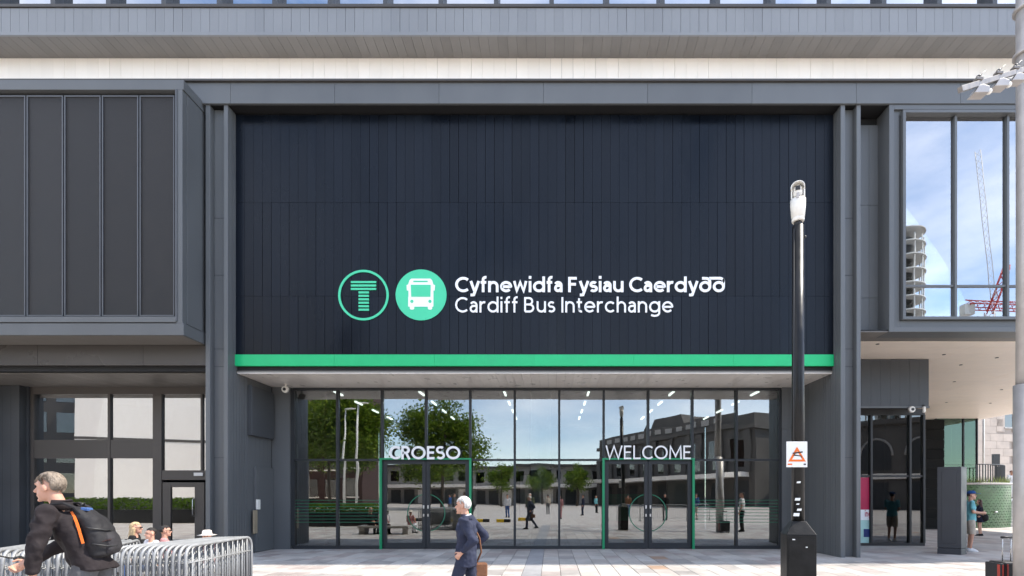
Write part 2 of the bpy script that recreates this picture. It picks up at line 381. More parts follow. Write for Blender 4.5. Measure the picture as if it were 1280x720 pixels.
# sign wall
sw = B('sign_wall', 'black', bus, XL1 + 0.004, XR0 - 0.004, 13.68, 14.1, 5.05, 12.1)
rows = (5.362, 6.92, 9.41, 11.74)
for a, b in zip(rows, rows[1:]):
    plank_row('sign_plank', 'sign_plank', sw, XL1 + 0.01, XR0 - 0.01, 0.2365, DS, 0.055, a, b - 0.006)
gs = B('green_strip', 'green', bus, XL1 + 0.004, XR0 - 0.004, 13.605, 13.67, 5.055, 5.352)
for i in range(6):
    xa = XL1 + 0.006 + i * 2.648
    B('green_panel', 'green', gs, xa, xa + 2.644, 13.585, 13.604, 5.056, 5.355)
B('strip_shadow', 'black', bus, XL1, XR0, 13.69, 14.1, 4.90, 5.045)  # black block stands in for the shadow gap below the green strip
# entrance soffit
es = B('entrance_soffit', 'soffit_dark', bus, XL1, XR0, 13.66, DG + 0.1, 4.895, 4.94)
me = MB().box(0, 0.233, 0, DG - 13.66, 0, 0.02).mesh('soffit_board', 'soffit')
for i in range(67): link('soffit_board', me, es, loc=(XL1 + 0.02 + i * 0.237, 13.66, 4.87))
# recess walls
for s, (xa, xb) in enumerate(((XL1 - 0.2, XL1), (XR0, XR0 + 0.2))):
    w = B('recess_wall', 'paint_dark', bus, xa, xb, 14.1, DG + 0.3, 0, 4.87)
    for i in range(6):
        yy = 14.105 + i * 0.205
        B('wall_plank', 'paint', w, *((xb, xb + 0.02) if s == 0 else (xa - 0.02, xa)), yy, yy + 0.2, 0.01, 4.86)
fw = B('recess_wall', 'paint', bus, XL1 + 0.021, PX(365, DG), 15.36, 15.6, 0, 4.868); fw2 = B('recess_wall', 'paint', bus, PX(976.5, DG), XR0 - 0.021, 15.40, 15.6, 0, 4.868)
for i in range(3):
    xa = PX(977, 15.4) + i * 0.19
    B('wall_plank', 'paint', fw2, xa, xa + 0.186, 15.385, 15.399, 3.62, 4.86); B('wall_plank', 'paint', fw2, xa, xa + 0.186, 15.385, 15.399, 0.01, 3.61)
# hung box and steel door on the left recess wall
B('hung_box', 'paint_dark', bus, XL1 + 0.021, XL1 + 0.15, 14.12, 15.25, 3.28, 4.66, 0.01)
sd = B('side_door', 'paint', bus, XL1 + 0.021, XL1 + 0.09, 14.42, 15.34, 0.02, 2.42, 0.008)
B('door_panel', 'paint', sd, XL1 + 0.091, XL1 + 0.1, 14.52, 15.24, 0.35, 2.3, 0.004)
B('latch_plate', 'brass', sd, XL1 + 0.091, XL1 + 0.13, 14.25, 14.42, 0.55, 1.2, 0.006)
B('keypad', 'cam_white', sd, XL1 + 0.091, XL1 + 0.14, 14.40, 14.55, 1.22, 1.5, 0.006)

# glazed entrance
ZT, ZTR = 4.87, PZ(575, DG)
gxs = [PX(p, DG) for p in (367, 422.5, 478, 533, 588, 643.5, 699, 754.5, 810, 865, 920, 975)]
gf = MB(); gf.box(gxs[0], gxs[-1], DG - 0.06, DG + 0.10, 4.79, ZT - 0.003); gf.box(gxs[0], gxs[2], DG - 0.05, DG + 0.1, 0, 0.10)
gf.box(gxs[4], gxs[7], DG - 0.05, DG + 0.1, 0, 0.10); gf.box(gxs[9], gxs[-1], DG - 0.05, DG + 0.1, 0, 0.10)
glz = gf.build('glazed_front', 'frame', bus, 0.004)
for i, x in enumerate(gxs):
    lo = ZTR if i in (3, 8) else 0.1
    w = 0.055 if i in (0, 11) else 0.032
    B('mullion', 'frame', glz, x - w, x + w, DG - 0.075, DG + 0.09, lo, 4.79)
def pane(m, parent, x0, x1, y, z0, z1, amp=0.0032):
    a, b = random.uniform(-amp, amp), random.uniform(-amp, amp) * 1.2
    v = [(x, yy + a * sx_ + b * sz_, z) for yy in (y, y + 0.012) for x, sx_, z, sz_ in ((x0, -1, z0, -1), (x1, 1, z0, -1), (x1, 1, z1, 1), (x0, -1, z1, 1))]
    return MB().add(v, [(0, 1, 2, 3), (7, 6, 5, 4), (0, 4, 5, 1), (1, 5, 6, 2), (2, 6, 7, 3), (3, 7, 4, 0)]).build('pane', m, parent)
for i in range(11):
    x0, x1 = gxs[i] + 0.033, gxs[i + 1] - 0.033
    B('transom', 'frame', glz, x0, x1, DG - 0.055, DG + 0.06, ZTR - 0.03, ZTR + 0.03)
    pane('glass', glz, x0, x1, DG, ZTR + 0.031, 4.789)
    if i not in (2, 3, 7, 8):
        pane('glass', glz, x0, x1, DG, 0.101, ZTR - 0.031)
        if i in (0, 1, 4, 5, 6, 9, 10):
            st = MB()
            for k in range(8): z = 0.80 + k * 0.095; st.box(x0, x1, DG - 0.014, DG - 0.012, z, z + 0.014)
            if i in (0, 1, 9, 10): st.build('glass_stripes', 'green_line', glz)
for i in (2, 7):
    x0, x1 = gxs[i], gxs[i + 2]; xm = (x0 + x1) / 2
    fr = MB(); fr.box(x0 - 0.05, x0 + 0.02, DG - 0.13, DG - 0.078, 0, ZTR + 0.05); fr.box(x1 - 0.02, x1 + 0.05, DG - 0.13, DG - 0.078, 0, ZTR + 0.05)
    fr.box(x0 + 0.02, x1 - 0.02, DG - 0.13, DG - 0.078, ZTR, ZTR + 0.05)
    fr.build('green_door_frame', 'green_dark', bus)
    for s in (0, 1):
        a, b = ((x0 + 0.035, xm - 0.006), (xm + 0.006, x1 - 0.035))[s]
        lf = MB(); y0, y1 = DG - 0.05, DG + 0.03; zt = ZTR - 0.035
        lf.box(a, a + 0.11, y0, y1, 0.012, zt); lf.box(b - 0.11, b, y0, y1, 0.012, zt); lf.box(a + 0.11, b - 0.11, y0, y1, zt - 0.09, zt); lf.box(a + 0.11, b - 0.11, y0, y1, 0.012, 0.19)
        d = lf.build('door_leaf', 'frame', bus, 0.004)
        B('pane', 'glass_door', d, a + 0.111, b - 0.111, DG - 0.012, DG, 0.191, zt - 0.091)
        hx = b - 0.06 if s == 0 else a + 0.06
        MB().box(hx - 0.02, hx + 0.02, y0 - 0.03, y0 - 0.001, 1.22, 1.32).box(hx - 0.02, hx + 0.02, y0 - 0.03, y0 - 0.001, 0.98, 1.06).build('lock', 'chrome', d)
        # half of the printed ring
        ring = MB(); zc = PZ(641, DG); seg = 28
        for k in range(seg):
            a0 = math.pi / 2 + (math.pi if s else 0) + math.pi * k / seg; a1 = a0 + math.pi / seg
            if abs(0.56 * math.cos((a0 + a1) / 2)) < 0.11: continue
            ring.add([(xm + r * math.cos(t), DG - 0.016, zc + r * math.sin(t)) for r, t in ((0.55, a0), (0.575, a0), (0.575, a1), (0.55, a1))], [(0, 1, 2, 3)])
        ring.build('printed_ring', 'green_line', d)
# entrance hall behind the glass
hall = MB(); hall.box(-8.4, 7.5, 25.0, 25.3, 0, 5); hall.box(-8.7, -8.42, 15.85, 25, 0, 5); hall.box(7.54, 7.8, 15.85, 25, 0, 5)
hall.build('hall_wall', 'interior', bus)
B('hall_floor', 'interior_floor', bus, -8.4, 7.5, DG + 0.1, 25, -0.008, 0.004); B('hall_ceiling', 'interior_ceiling', bus, -8.4, 7.5, DG + 0.12, 25, 4.96, 5.1)
B('hall_panel', 'interior_red', bus, -8.2, -7.35, 16.6, 16.75, 0.006, 4.9); B('hall_panel', 'interior_white', bus, -7.1, -6.9, 17.0, 17.1, 2.2, 2.9)
MB().lathe([(0.33, 0.005), (0.33, 4.95)], (PX(676, 16.6), 16.6, 0), 24).build('hall_column', 'interior_white', bus)
me = MB().box(-0.03, 0.03, -0.33, 0.33, 0, 0.05).mesh('ceiling_lamp', 'lamp')
for ix in range(6):
    for iy in range(4): link('ceiling_lamp', me, bus, loc=(-6.9 + ix * 2.7, 16.6 + iy * 1.75, 4.9)).matrix_parent_inverse = ROOTLOC[bus.name]
for x, y, w, h, m in ((-5.2, 24.9, 1.6, 2.6, 'interior_white'), (-1.5, 24.9, 1.2, 2.2, 'blind'), (2.6, 24.9, 2.2, 1.3, 'green_dark'), (5.6, 24.9, 1.0, 2.2, 'interior_white')):
    B('hall_panel', m, bus, x, x + w, y - 0.05, y, 0.4, 0.4 + h)

# left shop front below the bay
DL = 15.4
sx = lambda p: PX(p, DL); sz = lambda p: PZ(p, DL)
ss = B('side_soffit', 'black', bus, -17.2, XL0, 13.68, DL + 0.2, 4.895, 5.0)
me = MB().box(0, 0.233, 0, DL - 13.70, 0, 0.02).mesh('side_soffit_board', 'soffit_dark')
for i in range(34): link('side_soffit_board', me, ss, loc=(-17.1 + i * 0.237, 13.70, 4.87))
for i in range(3): B('lower_fascia_panel', 'bronze_light', bus, (-17.2, PX(47, 13.4), PX(179, 13.4))[i], (PX(47, 13.4) - 0.006, PX(179, 13.4) - 0.006, XL0)[i], 13.4, 13.5, 5.02, 5.55, 0.004)
B('fascia_void', 'black', bus, -17.2, XL0, 13.55, 13.66, 4.9, 5.5)
sf = MB(); sf.box(sx(40), XL0, DL - 0.05, DL + 0.1, sz(493), 4.868); sf.box(sx(40), sx(44), DL - 0.05, DL + 0.1, 0, sz(493)); sf.box(sx(193), sx(204), DL - 0.07, DL + 0.1, 0, sz(493))
sf.box(sx(136.5), sx(139.5), DL - 0.06, DL + 0.1, 0, sz(493)); sf.box(sx(44), sx(136.5), DL - 0.05, DL + 0.1, 0, 0.3); sf.box(sx(139.5), sx(193), DL - 0.05, DL + 0.1, 0, 0.3)
sf.box(sx(204), XL0, DL - 0.06, DL + 0.1, sz(600), sz(588)); sf.box(sx(252), sx(254.5), DL - 0.05, DL + 0.1, sz(588), sz(493))
shop = sf.build('shop_front', 'bronze', bus, 0.004)
for a, b in ((44, 136.5), (139.5, 193)):
    B('spandrel_panel', 'bronze_light', shop, sx(a), sx(b), DL - 0.045, DL + 0.05, sz(573), sz(550), 0.004)
    B('pane', 'glass_left', shop, sx(a), sx(b), DL, DL + 0.012, sz(550), sz(493)); B('pane', 'glass_left', shop, sx(a), sx(b), DL, DL + 0.012, 0.3, sz(573))
B('pane', 'glass_left', shop, sx(204), sx(252), DL, DL + 0.012, sz(588), sz(493)); B('pane', 'glass_left', shop, sx(254.5), XL0, DL, DL + 0.012, sz(588), sz(493))
dl = MB(); zt = sz(603); dl.box(sx(205), sx(215), DL - 0.06, DL + 0.02, 0.01, zt); dl.box(sx(245), sx(257), DL - 0.06, DL + 0.02, 0.01, zt); dl.box(sx(215), sx(245), DL - 0.06, DL + 0.02, sz(609), zt); dl.box(sx(215), sx(245), DL - 0.06, DL + 0.02, 0.01, 0.25)
dd = dl.build('shop_door', 'bronze', bus, 0.004)
B('pane', 'glass_left', dd, sx(215), sx(245), DL - 0.02, DL - 0.008, 0.25, sz(609))
MB().tube([(sx(244.5), DL - 0.06, 1.0), (sx(244.5), DL - 0.13, 1.03), (sx(244.5), DL - 0.13, 1.5), (sx(244.5), DL - 0.06, 1.53)], 0.014, 8).build('handle', 'chrome', dd)
B('door_closer', 'interior_white', dd, sx(245), sx(256), DL - 0.1, DL - 0.061, sz(595), sz(591))
shm = MB(); shm.box(-17, -9.3, 19, 19.2, 0, 5); shm.box(-9.3, -9.1, 15.6, 19, 0, 5); shm.box(-17.2, -17, 15.6, 19, 0, 5); shm.box(-17, -9.3, 15.6, 19, 4.95, 5.1)
shm.build('shop_wall', 'interior', bus); B('shop_floor', 'interior_floor', bus, -17, -9.3, 15.5, 19, -0.008, 0.004)
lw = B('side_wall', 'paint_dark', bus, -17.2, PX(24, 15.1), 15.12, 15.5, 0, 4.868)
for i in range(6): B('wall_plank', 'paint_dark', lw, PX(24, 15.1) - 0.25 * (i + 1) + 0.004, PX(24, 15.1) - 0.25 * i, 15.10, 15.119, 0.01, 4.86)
B('side_wall', 'paint_dark', bus, PX(24, 15.1) + 0.002, sx(40), 15.3, 15.45, 0, 4.866)

# projecting bay on the left
bx0, bx1, by0, by1, bz0, bz1 = -17.2, PX(229.5, 12.6), 12.6, 13.42, 5.56, 11.84
bay = MB(); bay.box(bx0, bx1, by0, by1, PZ(112, 12.6), bz1); bay.box(bx0, bx1, by0, by1, bz0, PZ(404, 12.6)); bay.box(PX(220, 12.6), bx1 - 0.03, by0, by1, PZ(404, 12.6), PZ(112, 12.6))
bay.box(bx0, bx1 - 0.3, 12.80, 13.2, PZ(404, 12.6), PZ(112, 12.6))
bayo = bay.build('projecting_bay', 'paint', bus, 0.005)
B('bay_underside', 'soffit_dark', bayo, bx0, bx1 - 0.05, 12.65, 13.38, bz0 - 0.012, bz0 - 0.002)
B('bay_side_panel', 'paint', bayo, bx1 - 0.029, bx1 - 0.012, 12.74, 13.30, PZ(404, 12.6) + 0.02, PZ(112, 12.6) - 0.02, 0.004)
B('bay_sill', 'paint', bayo, bx0, PX(220, 12.6), 12.58, 12.79, PZ(403, 12.6), PZ(396, 12.6), 0.005)
B('bay_head', 'black', bayo, bx0, PX(220, 12.6), 12.71, 12.79, PZ(120, 12.72), PZ(114, 12.6))
zb, ztp = PZ(395.5, 12.7), PZ(120, 12.7)
edges = [PX(p, 12.7) for p in (219.5, 174.3, 127.3, 80.3, 33.3)]; edges += [edges[-1] - 0.93 * k for k in (1, 2, 3)]
for b, a in zip(edges, edges[1:]):
    f = MB(); a2, b2 = a + 0.018, b - 0.018
    f.box(a2, a2 + 0.025, 12.68, 12.76, zb, ztp); f.box(b2 - 0.025, b2, 12.68, 12.76, zb, ztp); f.box(a2 + 0.025, b2 - 0.025, 12.68, 12.76, ztp - 0.03, ztp); f.box(a2 + 0.025, b2 - 0.025, 12.68, 12.76, zb, zb + 0.03)
    fo = f.build('bay_panel_frame', 'mesh_rim', bayo)
    B('mesh_panel', 'mesh', fo, a2 + 0.025, b2 - 0.025, 12.70, 12.75, zb + 0.03, ztp - 0.03)
B('bay_corner_trim', 'mesh_rim', bayo, PX(219.7, 12.6), PX(221.5, 12.6), 12.58, 12.6, PZ(402, 12.6), PZ(112, 12.6))

# wall strip and window box on the right
rw = B('recess_strip', 'black', bus, XR1, 8.78, 13.80, 14.1, 5.87, ZF0)
for i in range(3):
    for a, b in zip((5.88, 6.92, 9.41), (6.91, 9.40, 11.55)):
        B('strip_plank', 'paint', rw, XR1 + 0.002 + i * 0.245, XR1 + 0.24 + i * 0.245, 13.74, 13.80, a, b)
wx0 = PX(1111, DC)
wb = MB(); zo0, zo1 = PZ(415, DC), ZF0 - 0.004
def ring_frame(mb, x0, z0, z1, x1, w, y0, y1):
    mb.box(x0, x0 + w, y0, y1, z0, z1); mb.box(x0 + w, x1, y0, y1, z0, z0 + w); mb.box(x0 + w, x1, y0, y1, z1 - w, z1)
ring_frame(wb, wx0, zo0, zo1, 24, 0.125, 13.28, 13.8)
wbo = wb.build('window_box', 'paint', bus, 0.005)
w2 = MB(); ring_frame(w2, wx0 + 0.135, zo0 + 0.135, zo1 - 0.07, 24, 0.17, 13.34, 13.8); w2.build('inner_frame', 'paint', wbo, 0.004)
w3 = MB(); ring_frame(w3, PX(1127, 13.3), PZ(400, 13.3), PZ(139, 13.3), 24, 0.075, 13.24, 13.6); wf = w3.build('window_frame', 'paint', wbo, 0.004)
wz0, wz1, wzt = PZ(396, 13.3) + 0.003, PZ(143, 13.3) - 0.003, PZ(357, 13.35)
wxs = [PX(1130.6, 13.3) + 1.362 * k for k in range(12)]
for k in range(11):
    a, b = wxs[k] + (0.0 if k == 0 else 0.03), wxs[k + 1] - 0.03
    if k: B('window_mullion', 'paint', wf, wxs[k] - 0.03, wxs[k] + 0.03, 13.33, 13.41, wz0, wz1)
    B('window_transom', 'paint', wf, a, b, 13.36, 13.46, wzt - 0.025, wzt + 0.025)
    B('pane', 'glass_win', wf, a, b, 13.40, 13.412, wzt + 0.026, wz1); B('pane', 'glass_win', wf, a, b, 13.40, 13.412, wz0, wzt - 0.026)
    B('roller_blind', 'blind', wf, a + 0.02, b - 0.02, 13.62, 13.63, PZ(315, 13.6), wz1)
B('room_wall', 'interior', wbo, 8.1, 24, 18, 18.1, 6.0, 12.2); B('room_ceiling', 'interior_white', wbo, 8.9, 24, 13.66, 18, 11.8, 11.9)
us = B('window_box_underside', 'black', bus, XR1 + 0.002, 24, 13.32, 14.12, 5.885, 5.925)
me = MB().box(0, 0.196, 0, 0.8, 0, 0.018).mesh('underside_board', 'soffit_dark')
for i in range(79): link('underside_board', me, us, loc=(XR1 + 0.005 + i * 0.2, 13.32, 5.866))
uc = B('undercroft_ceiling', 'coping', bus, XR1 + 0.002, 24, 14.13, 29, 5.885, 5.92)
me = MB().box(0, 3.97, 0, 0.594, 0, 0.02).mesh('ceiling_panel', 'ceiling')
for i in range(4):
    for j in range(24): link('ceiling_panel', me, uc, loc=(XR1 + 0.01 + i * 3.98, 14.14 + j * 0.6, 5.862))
for px, py in ((1097, 430), (1180, 443), (1201, 456), (1193, 477), (1183, 503), (1246, 447), (1252, 487), (1238, 504)):
    d = 4.26 * F / (VY - py); MB().lathe([(0.05, -0.01), (0.045, 0)], (PX(px, d), d, 5.86), 12).build('downlight', 'dark', uc)
# shop box and glazing under the undercroft
DB = 15.9
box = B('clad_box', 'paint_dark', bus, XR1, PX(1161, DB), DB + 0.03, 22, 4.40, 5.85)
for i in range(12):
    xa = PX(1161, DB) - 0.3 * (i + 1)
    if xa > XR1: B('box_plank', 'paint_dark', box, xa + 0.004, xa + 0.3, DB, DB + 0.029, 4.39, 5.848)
B('box_trim', 'paint', box, XR1, PX(1161, DB) + 0.01, DB - 0.02, DB + 0.02, 4.33, 4.385)
DK = 16.5
kx = lambda p: PX(p, DK)
kf = MB(); xe = kx(1155); kf.box(XR1 + 0.22, xe, DK - 0.05, DK + 0.08, PZ(519, DK), 4.398); kf.box(XR1 + 0.22, xe, DK - 0.05, DK + 0.08, 0, 0.09)
kf.box(XR1 + 0.22, xe, DK - 0.05, DK + 0.06, PZ(596.3, DK), PZ(594, DK))
for p in (1040, 1088, 1136.5): kf.box(kx(p) - 0.035, kx(p) + 0.035, DK - 0.07, DK + 0.08, 0.09, PZ(519, DK))
kf.box(xe - 0.07, xe, DK - 0.07, DK + 0.08, 0.09, PZ(519, DK)); kf.box(xe - 0.07, xe, DK + 0.08, 22, PZ(519, DK), 4.398); kf.box(xe - 0.07, xe, DK + 0.08, 22, 0, 0.09)
for y in (18.3, 20.1, 21.9): kf.box(xe - 0.07, xe, y, y + 0.07, 0.09, PZ(519, DK))
kio = kf.build('corner_shop_front', 'dark', bus, 0.004)
pxs = (XR1 + 0.22, kx(1040), kx(1088), kx(1136.5), xe)
for a, b in zip(pxs, pxs[1:]):
    for z0, z1 in ((0.091, PZ(596.4, DK)), (PZ(593.9, DK), PZ(519.1, DK))): B('pane', 'glass_dark', kio, a + 0.036, b - 0.036 - (0.036 if b == xe else 0), DK, DK + 0.012, z0, z1)
for y in (16.6, 18.37, 20.17): B('pane', 'glass_dark', kio, xe - 0.04, xe - 0.028, y, y + 1.7, 0.091, PZ(519, DK))
ki = MB(); ki.box(8.1, 11.8, 21.9, 22.1, 0, 4.4); ki.box(8.1, 8.2, 16.7, 21.9, 0, 4.4)
ki.build('corner_shop_wall', 'interior', bus); B('corner_shop_floor', 'interior_floor', bus, 8.2, 11.8, 16.6, 21.9, -0.008, 0.005)
# upper storey
wbk = B('clerestory', 'coping', bus, -24, 24, 14.06, 14.19, ZF1 + 0.06, 13.62)
plank_row('white_panel', 'white_panel', wbk, -16.4, 14.2, 0.31, 14.0, 0.055, ZF1 + 0.065, 13.585, gap=0.003, jit=0.001)
tsf = B('eaves_soffit', 'black', bus, -24, 24, 13.34, 14.05, 13.588, 13.62)
me = MB().box(0, 0.245, 0, 0.70, 0, 0.018).mesh('eaves_board', 'soffit_dark')
for i in range(124): link('eaves_board', me, tsf, loc=(-16.4 + i * 0.25, 13.335, 13.568))
uf = B('upper_fascia', 'black', bus, -24, 24, 13.345, 13.9, 13.625, 14.28)
plank_row('upper_plank', 'paint_upper', uf, -16.4, 14.2, 0.2355, 13.30, 0.044, 13.65, 14.275, gap=0.004)
B('drip_flashing', 'paint_upper', uf, -24, 24, 13.28, 13.332, 13.56, 13.64)
B('upper_capping', 'coping', uf, -24, 24, 13.27, 13.8, 14.285, 14.36)
for a, b in ((-24, -16.42), (14.22, 24)):
    B('upper_end_panel', 'paint_upper', uf, a, b, 13.30, 13.344, 13.65, 14.275); B('clerestory_end_panel', 'white_panel', wbk, a, b, 14.0, 14.055, ZF1 + 0.06, 13.585)
us2 = MB()
for st in range(3):
    z = 14.36 + st * 4.1
    for k in range(34):
        x = PX(43, 13.4) - 6.6 * 1.44 + k * 1.44
        if x < 23: us2.box(x - 0.06, x + 0.06, 13.30, 13.7, z, z + 2.6)
    us2.box(-24, 24, 13.32, 14.18, z + 2.6, z + 4.1)
uso = us2.build('upper_storeys', 'paint_dark', bus)
for st in range(3):
    z = 14.36 + st * 4.1; B('ribbon_window', glass_mat('upper_glass_%s' % 'abc'[st], 0.55, (0.2, 0.22, 0.25), 0.003), uso, -24, 24, 13.55, 13.56, z, z + 2.6)
    B('ribbon_backing', 'interior', uso, -24, 24, 14.1, 14.12, z, z + 2.6)

# ------------------------------------------------------------------ lettering made of strokes
def arc(cx, cy, rx, ry, a0, a1, n=None):
    n = n or max(4, int(abs(a1 - a0) / 12)); return [(cx + rx * math.cos(R(a0 + (a1 - a0) * k / n)), cy + ry * math.sin(R(a0 + (a1 - a0) * k / n))) for k in range(n + 1)]
def glyphs(w, X=0.73):
    h = w / 2; lo, hi, ct = h, X - h, 1 - h; g = {}
    rb = 0.32 - h * 0.2; ry = (hi - lo) / 2; my = (hi + lo) / 2
    def bowl(cx): return arc(cx, my, rb, ry, 0, 360, 36)
    cb = h + rb; stem = h + 2 * rb
    ra = 0.25
    g['C'] = ([arc(h + 0.44, 0.5, 0.44, 0.5 - h, 48, 312, 26)], 0.84)
    g['O'] = ([arc(h + 0.46, 0.5, 0.46, 0.5 - h, 0, 360, 40)], 0.92 + w)
    g['G'] = ([arc(h + 0.44, 0.5, 0.44, 0.5 - h, 48, 312, 26)], 0.84)
    g['F'] = ([[(h, 0), (h, ct), (0.56, ct)], [(h, 0.52), (0.50, 0.52)]], 0.60)
    g['E'] = ([[(0.58, lo), (h, lo), (h, ct), (0.58, ct)], [(h, 0.51), (0.53, 0.51)]], 0.62)
    g['L'] = ([[(h, 1), (h, lo), (0.56, lo)]], 0.58)
    g['I'] = ([[(h, 0), (h, 1)]], w)
    g['M'] = ([[(h, 0), (h + 0.04, ct), (0.5, 0.22), (0.96 - h, ct), (1.0 - h, 0)]], 1.0)
    g['W'] = ([[(h * 0.7, 1), (0.32, h), (0.66, 0.95), (1.0, h), (1.32 - h * 0.7, 1)]], 1.32)
    g['R'] = ([[(h, 0), (h, ct), (0.32, ct)] + arc(0.32, 0.745 - h * 0.5, 0.245, 0.255 - h * 0.5, 90, -90)[1:] + [(h, 0.49)], [(0.36, 0.49), (0.62, 0)]], 0.66)
    g['B'] = ([[(h, lo), (h, ct), (0.32, ct)] + arc(0.32, 0.76 - h * 0.5, 0.22, 0.24 - h * 0.5, 90, -90)[1:] + [(h, 0.52)], [(h, 0.52), (0.36, 0.52)] + arc(0.36, 0.26 + h * 0.5, 0.25, 0.26 - h * 0.5, 90, -90)[1:] + [(h, lo)]], 0.64 + h)
    g['S'] = ([arc(0.31, 0.745 - h * 0.4, 0.25, 0.255 - h * 0.6, 40, 250, 18) + arc(0.31, 0.26 + h * 0.4, 0.27, 0.26 - h * 0.6, 75, -145, 18)], 0.64)
    s_ = [arc(0.235, X * 0.745 - h * 0.45, 0.175, X * 0.255 - h * 0.55, 35, 240, 14) + arc(0.235, X * 0.265 + h * 0.45, 0.19, X * 0.265 - h * 0.55, 80, -145, 14)]
    g['s'] = (s_, 0.47)
    g['n'] = ([[(h, 0), (h, X)], [(h, hi - ra * 1.05)] + arc(h + ra, hi - ra, ra, ra, 170, 0) + [(h + 2 * ra, 0)]], 2 * ra + w)
    g['h'] = ([[(h, 0), (h, 1.03)], g['n'][0][1]], 2 * ra + w)
    g['u'] = ([[(h, X)] + arc(h + ra, lo + ra, ra, ra, 180, 350) + [(h + 2 * ra, lo + ra)], [(h + 2 * ra, 0), (h + 2 * ra, X)]], 2 * ra + w)
    g['r'] = ([[(h, 0), (h, X)], [(h, hi - ra)] + arc(h + ra, hi - ra, ra, ra, 170, 72)], 0.40)
    g['i'] = ([[(h, 0), (h, X)], [(h, 0.88), (h, 0.88 + w * 1.05)]], w)
    g['d'] = ([bowl(cb), [(stem, 0), (stem, 1.03)]], stem + h)
    g['e'] = ([[(h + 0.03, my)] + [(stem - 0.02, my)] + arc(cb, my, rb, ry, 4, 318, 26)], stem + h * 0.6)
    g['c'] = ([arc(cb, my, rb, ry, 44, 316, 24)], stem - 0.02)
    g['a'] = ([arc(0.26, hi - 0.2, 0.2, 0.2, 150, 0) + [(0.46, 0)], [(0.46, 0.43)] + [(0.28, 0.43)] + arc(0.245, lo + 0.178, 0.245 - h, 0.215 - h * 0.5, 90, 300, 16) + [(0.46, lo + 0.14)]], 0.46 + h)
    g['y'] = ([[(h * 0.8, X), (0.30, h * 0.9)], [(0.58, X), (0.26, -0.17)] + [(0.19, -0.27 + h), (0.05, -0.27 + h)]], 0.60)
    g['w'] = ([[(h * 0.8, X), (0.23, h), (0.45, X - h), (0.67, h), (0.90 - h * 0.8, X)]], 0.90)
    g['f'] = ([[(0.16, 0), (0.16, 0.82)] + arc(0.16 + 0.17, 0.84, 0.17, 0.19 - h * 0.6, 180, 75, 8), [(0.0, X - h), (0.36, X - h)]], 0.38)
    g['t'] = ([[(0.16, 0.92), (0.16, 0.2)] + arc(0.16 + 0.16, lo + 0.16, 0.16, 0.16, 180, 285, 8), [(0.0, X - h), (0.36, X - h)]], 0.38)
    g['g'] = ([bowl(cb), [(stem, X), (stem, -0.03)] + arc(cb, -0.03, rb, 0.25 - h, 0, -140, 14)], stem + h)
    g['ð'] = ([bowl(cb), [(stem, my)] + arc(cb + 0.02, 0.70, rb - 0.02, 0.30 - h, 0, 70, 8) + [(cb - 0.20, 1.0 - h)]], stem + h)
    g['Ð'] = ([bowl(cb), [(stem, my), (stem, 0.78)] + arc(cb + 0.03, 0.74, rb - 0.03, 0.26 - h, 0, 90, 8) + [(cb - 0.62, 1.0 - h)]], stem + h)
    return g
def ribbon(mb, pts, w, y0, y1, sx, sz, ox, oz):
    P = [Vector((p[0], p[1])) for p in pts]; Q = [P[0]]
    for p in P[1:]:
        if (p - Q[-1]).length > 1e-4: Q.append(p)
    closed = (Q[0] - Q[-1]).length < 1e-3 and len(Q) > 4
    if closed: Q = Q[:-1]
    n = len(Q); Ls = []; Rs = []
    for i in range(n):
        a = Q[i - 1] if (i > 0 or closed) else None; b = Q[(i + 1) % n] if (i < n - 1 or closed) else None
        d1 = (Q[i] - a).normalized() if a is not None else None; d2 = (b - Q[i]).normalized() if b is not None else None
        if d1 is None: d1 = d2
        if d2 is None: d2 = d1
        n1 = Vector((-d1.y, d1.x)); n2 = Vector((-d2.y, d2.x)); m = n1 + n2
        m = m.normalized() if m.length > 1e-4 else n1
        k = min(1 / max(0.3, m.dot(n1)), 2.2)
        Ls.append(Q[i] + m * (w / 2 * k)); Rs.append(Q[i] - m * (w / 2 * k))
    V = []; Fc = []
    for y in (y0, y1):
        for p in Ls: V.append((ox + p.x * sx, y, oz + p.y * sz))
        for p in Rs: V.append((ox + p.x * sx, y, oz + p.y * sz))
    for i in range(n if closed else n - 1):
        j = (i + 1) % n
        Fc += [(i, j, n + j, n + i), (2 * n + j, 2 * n + i, 3 * n + i, 3 * n + j), (j, i, 2 * n + i, 2 * n + j), (n + i, n + j, 3 * n + j, 3 * n + i)]
    if not closed: Fc += [(0, n, 3 * n, 2 * n), (n - 1, 2 * n - 1 + 0, 4 * n - 1, 3 * n - 1)]
    mb.add(V, Fc)
def lettering(text, x0, x1, zbase, cap, w, yf, th, mname, parent, gap=0.14, space=0.34, X=0.73):
    g = glyphs(w, X); tot = 0
    for i, ch in enumerate(text):
        if ch == ' ': tot += space; continue
        tot += g[ch][1] + gap
    tot -= gap; sxx = (x1 - x0) / tot; pen = 0
    for ch in text:
        if ch == ' ': pen += space; continue
        mb = MB()
        for k, st in enumerate(g[ch][0]): ribbon(mb, st, w * (1 + 0.0), yf - 0.0006 * k, yf + th, sxx, cap, x0 + pen * sxx, zbase)
        mb.build('letter', mname, parent)
        pen += g[ch][1] + gap
D6 = 13.60
ms = root('main_sign', (PX(660, D6), 13.6, PZ(402, D6)), 'bilingual white lettering and two green roundels on the dark cladding above the entrance', 'sign')
Sx = lambda p: PX(p, D6); Sz = lambda p: PZ(p, D6); U = D6 / F
lettering('Cyfnewidfa Fysiau CaerdyðÐ', Sx(569), Sx(906), Sz(365.2), 19.0 * U, 0.172, 13.595, 0.02, 'white', ms, gap=0.105, space=0.26)
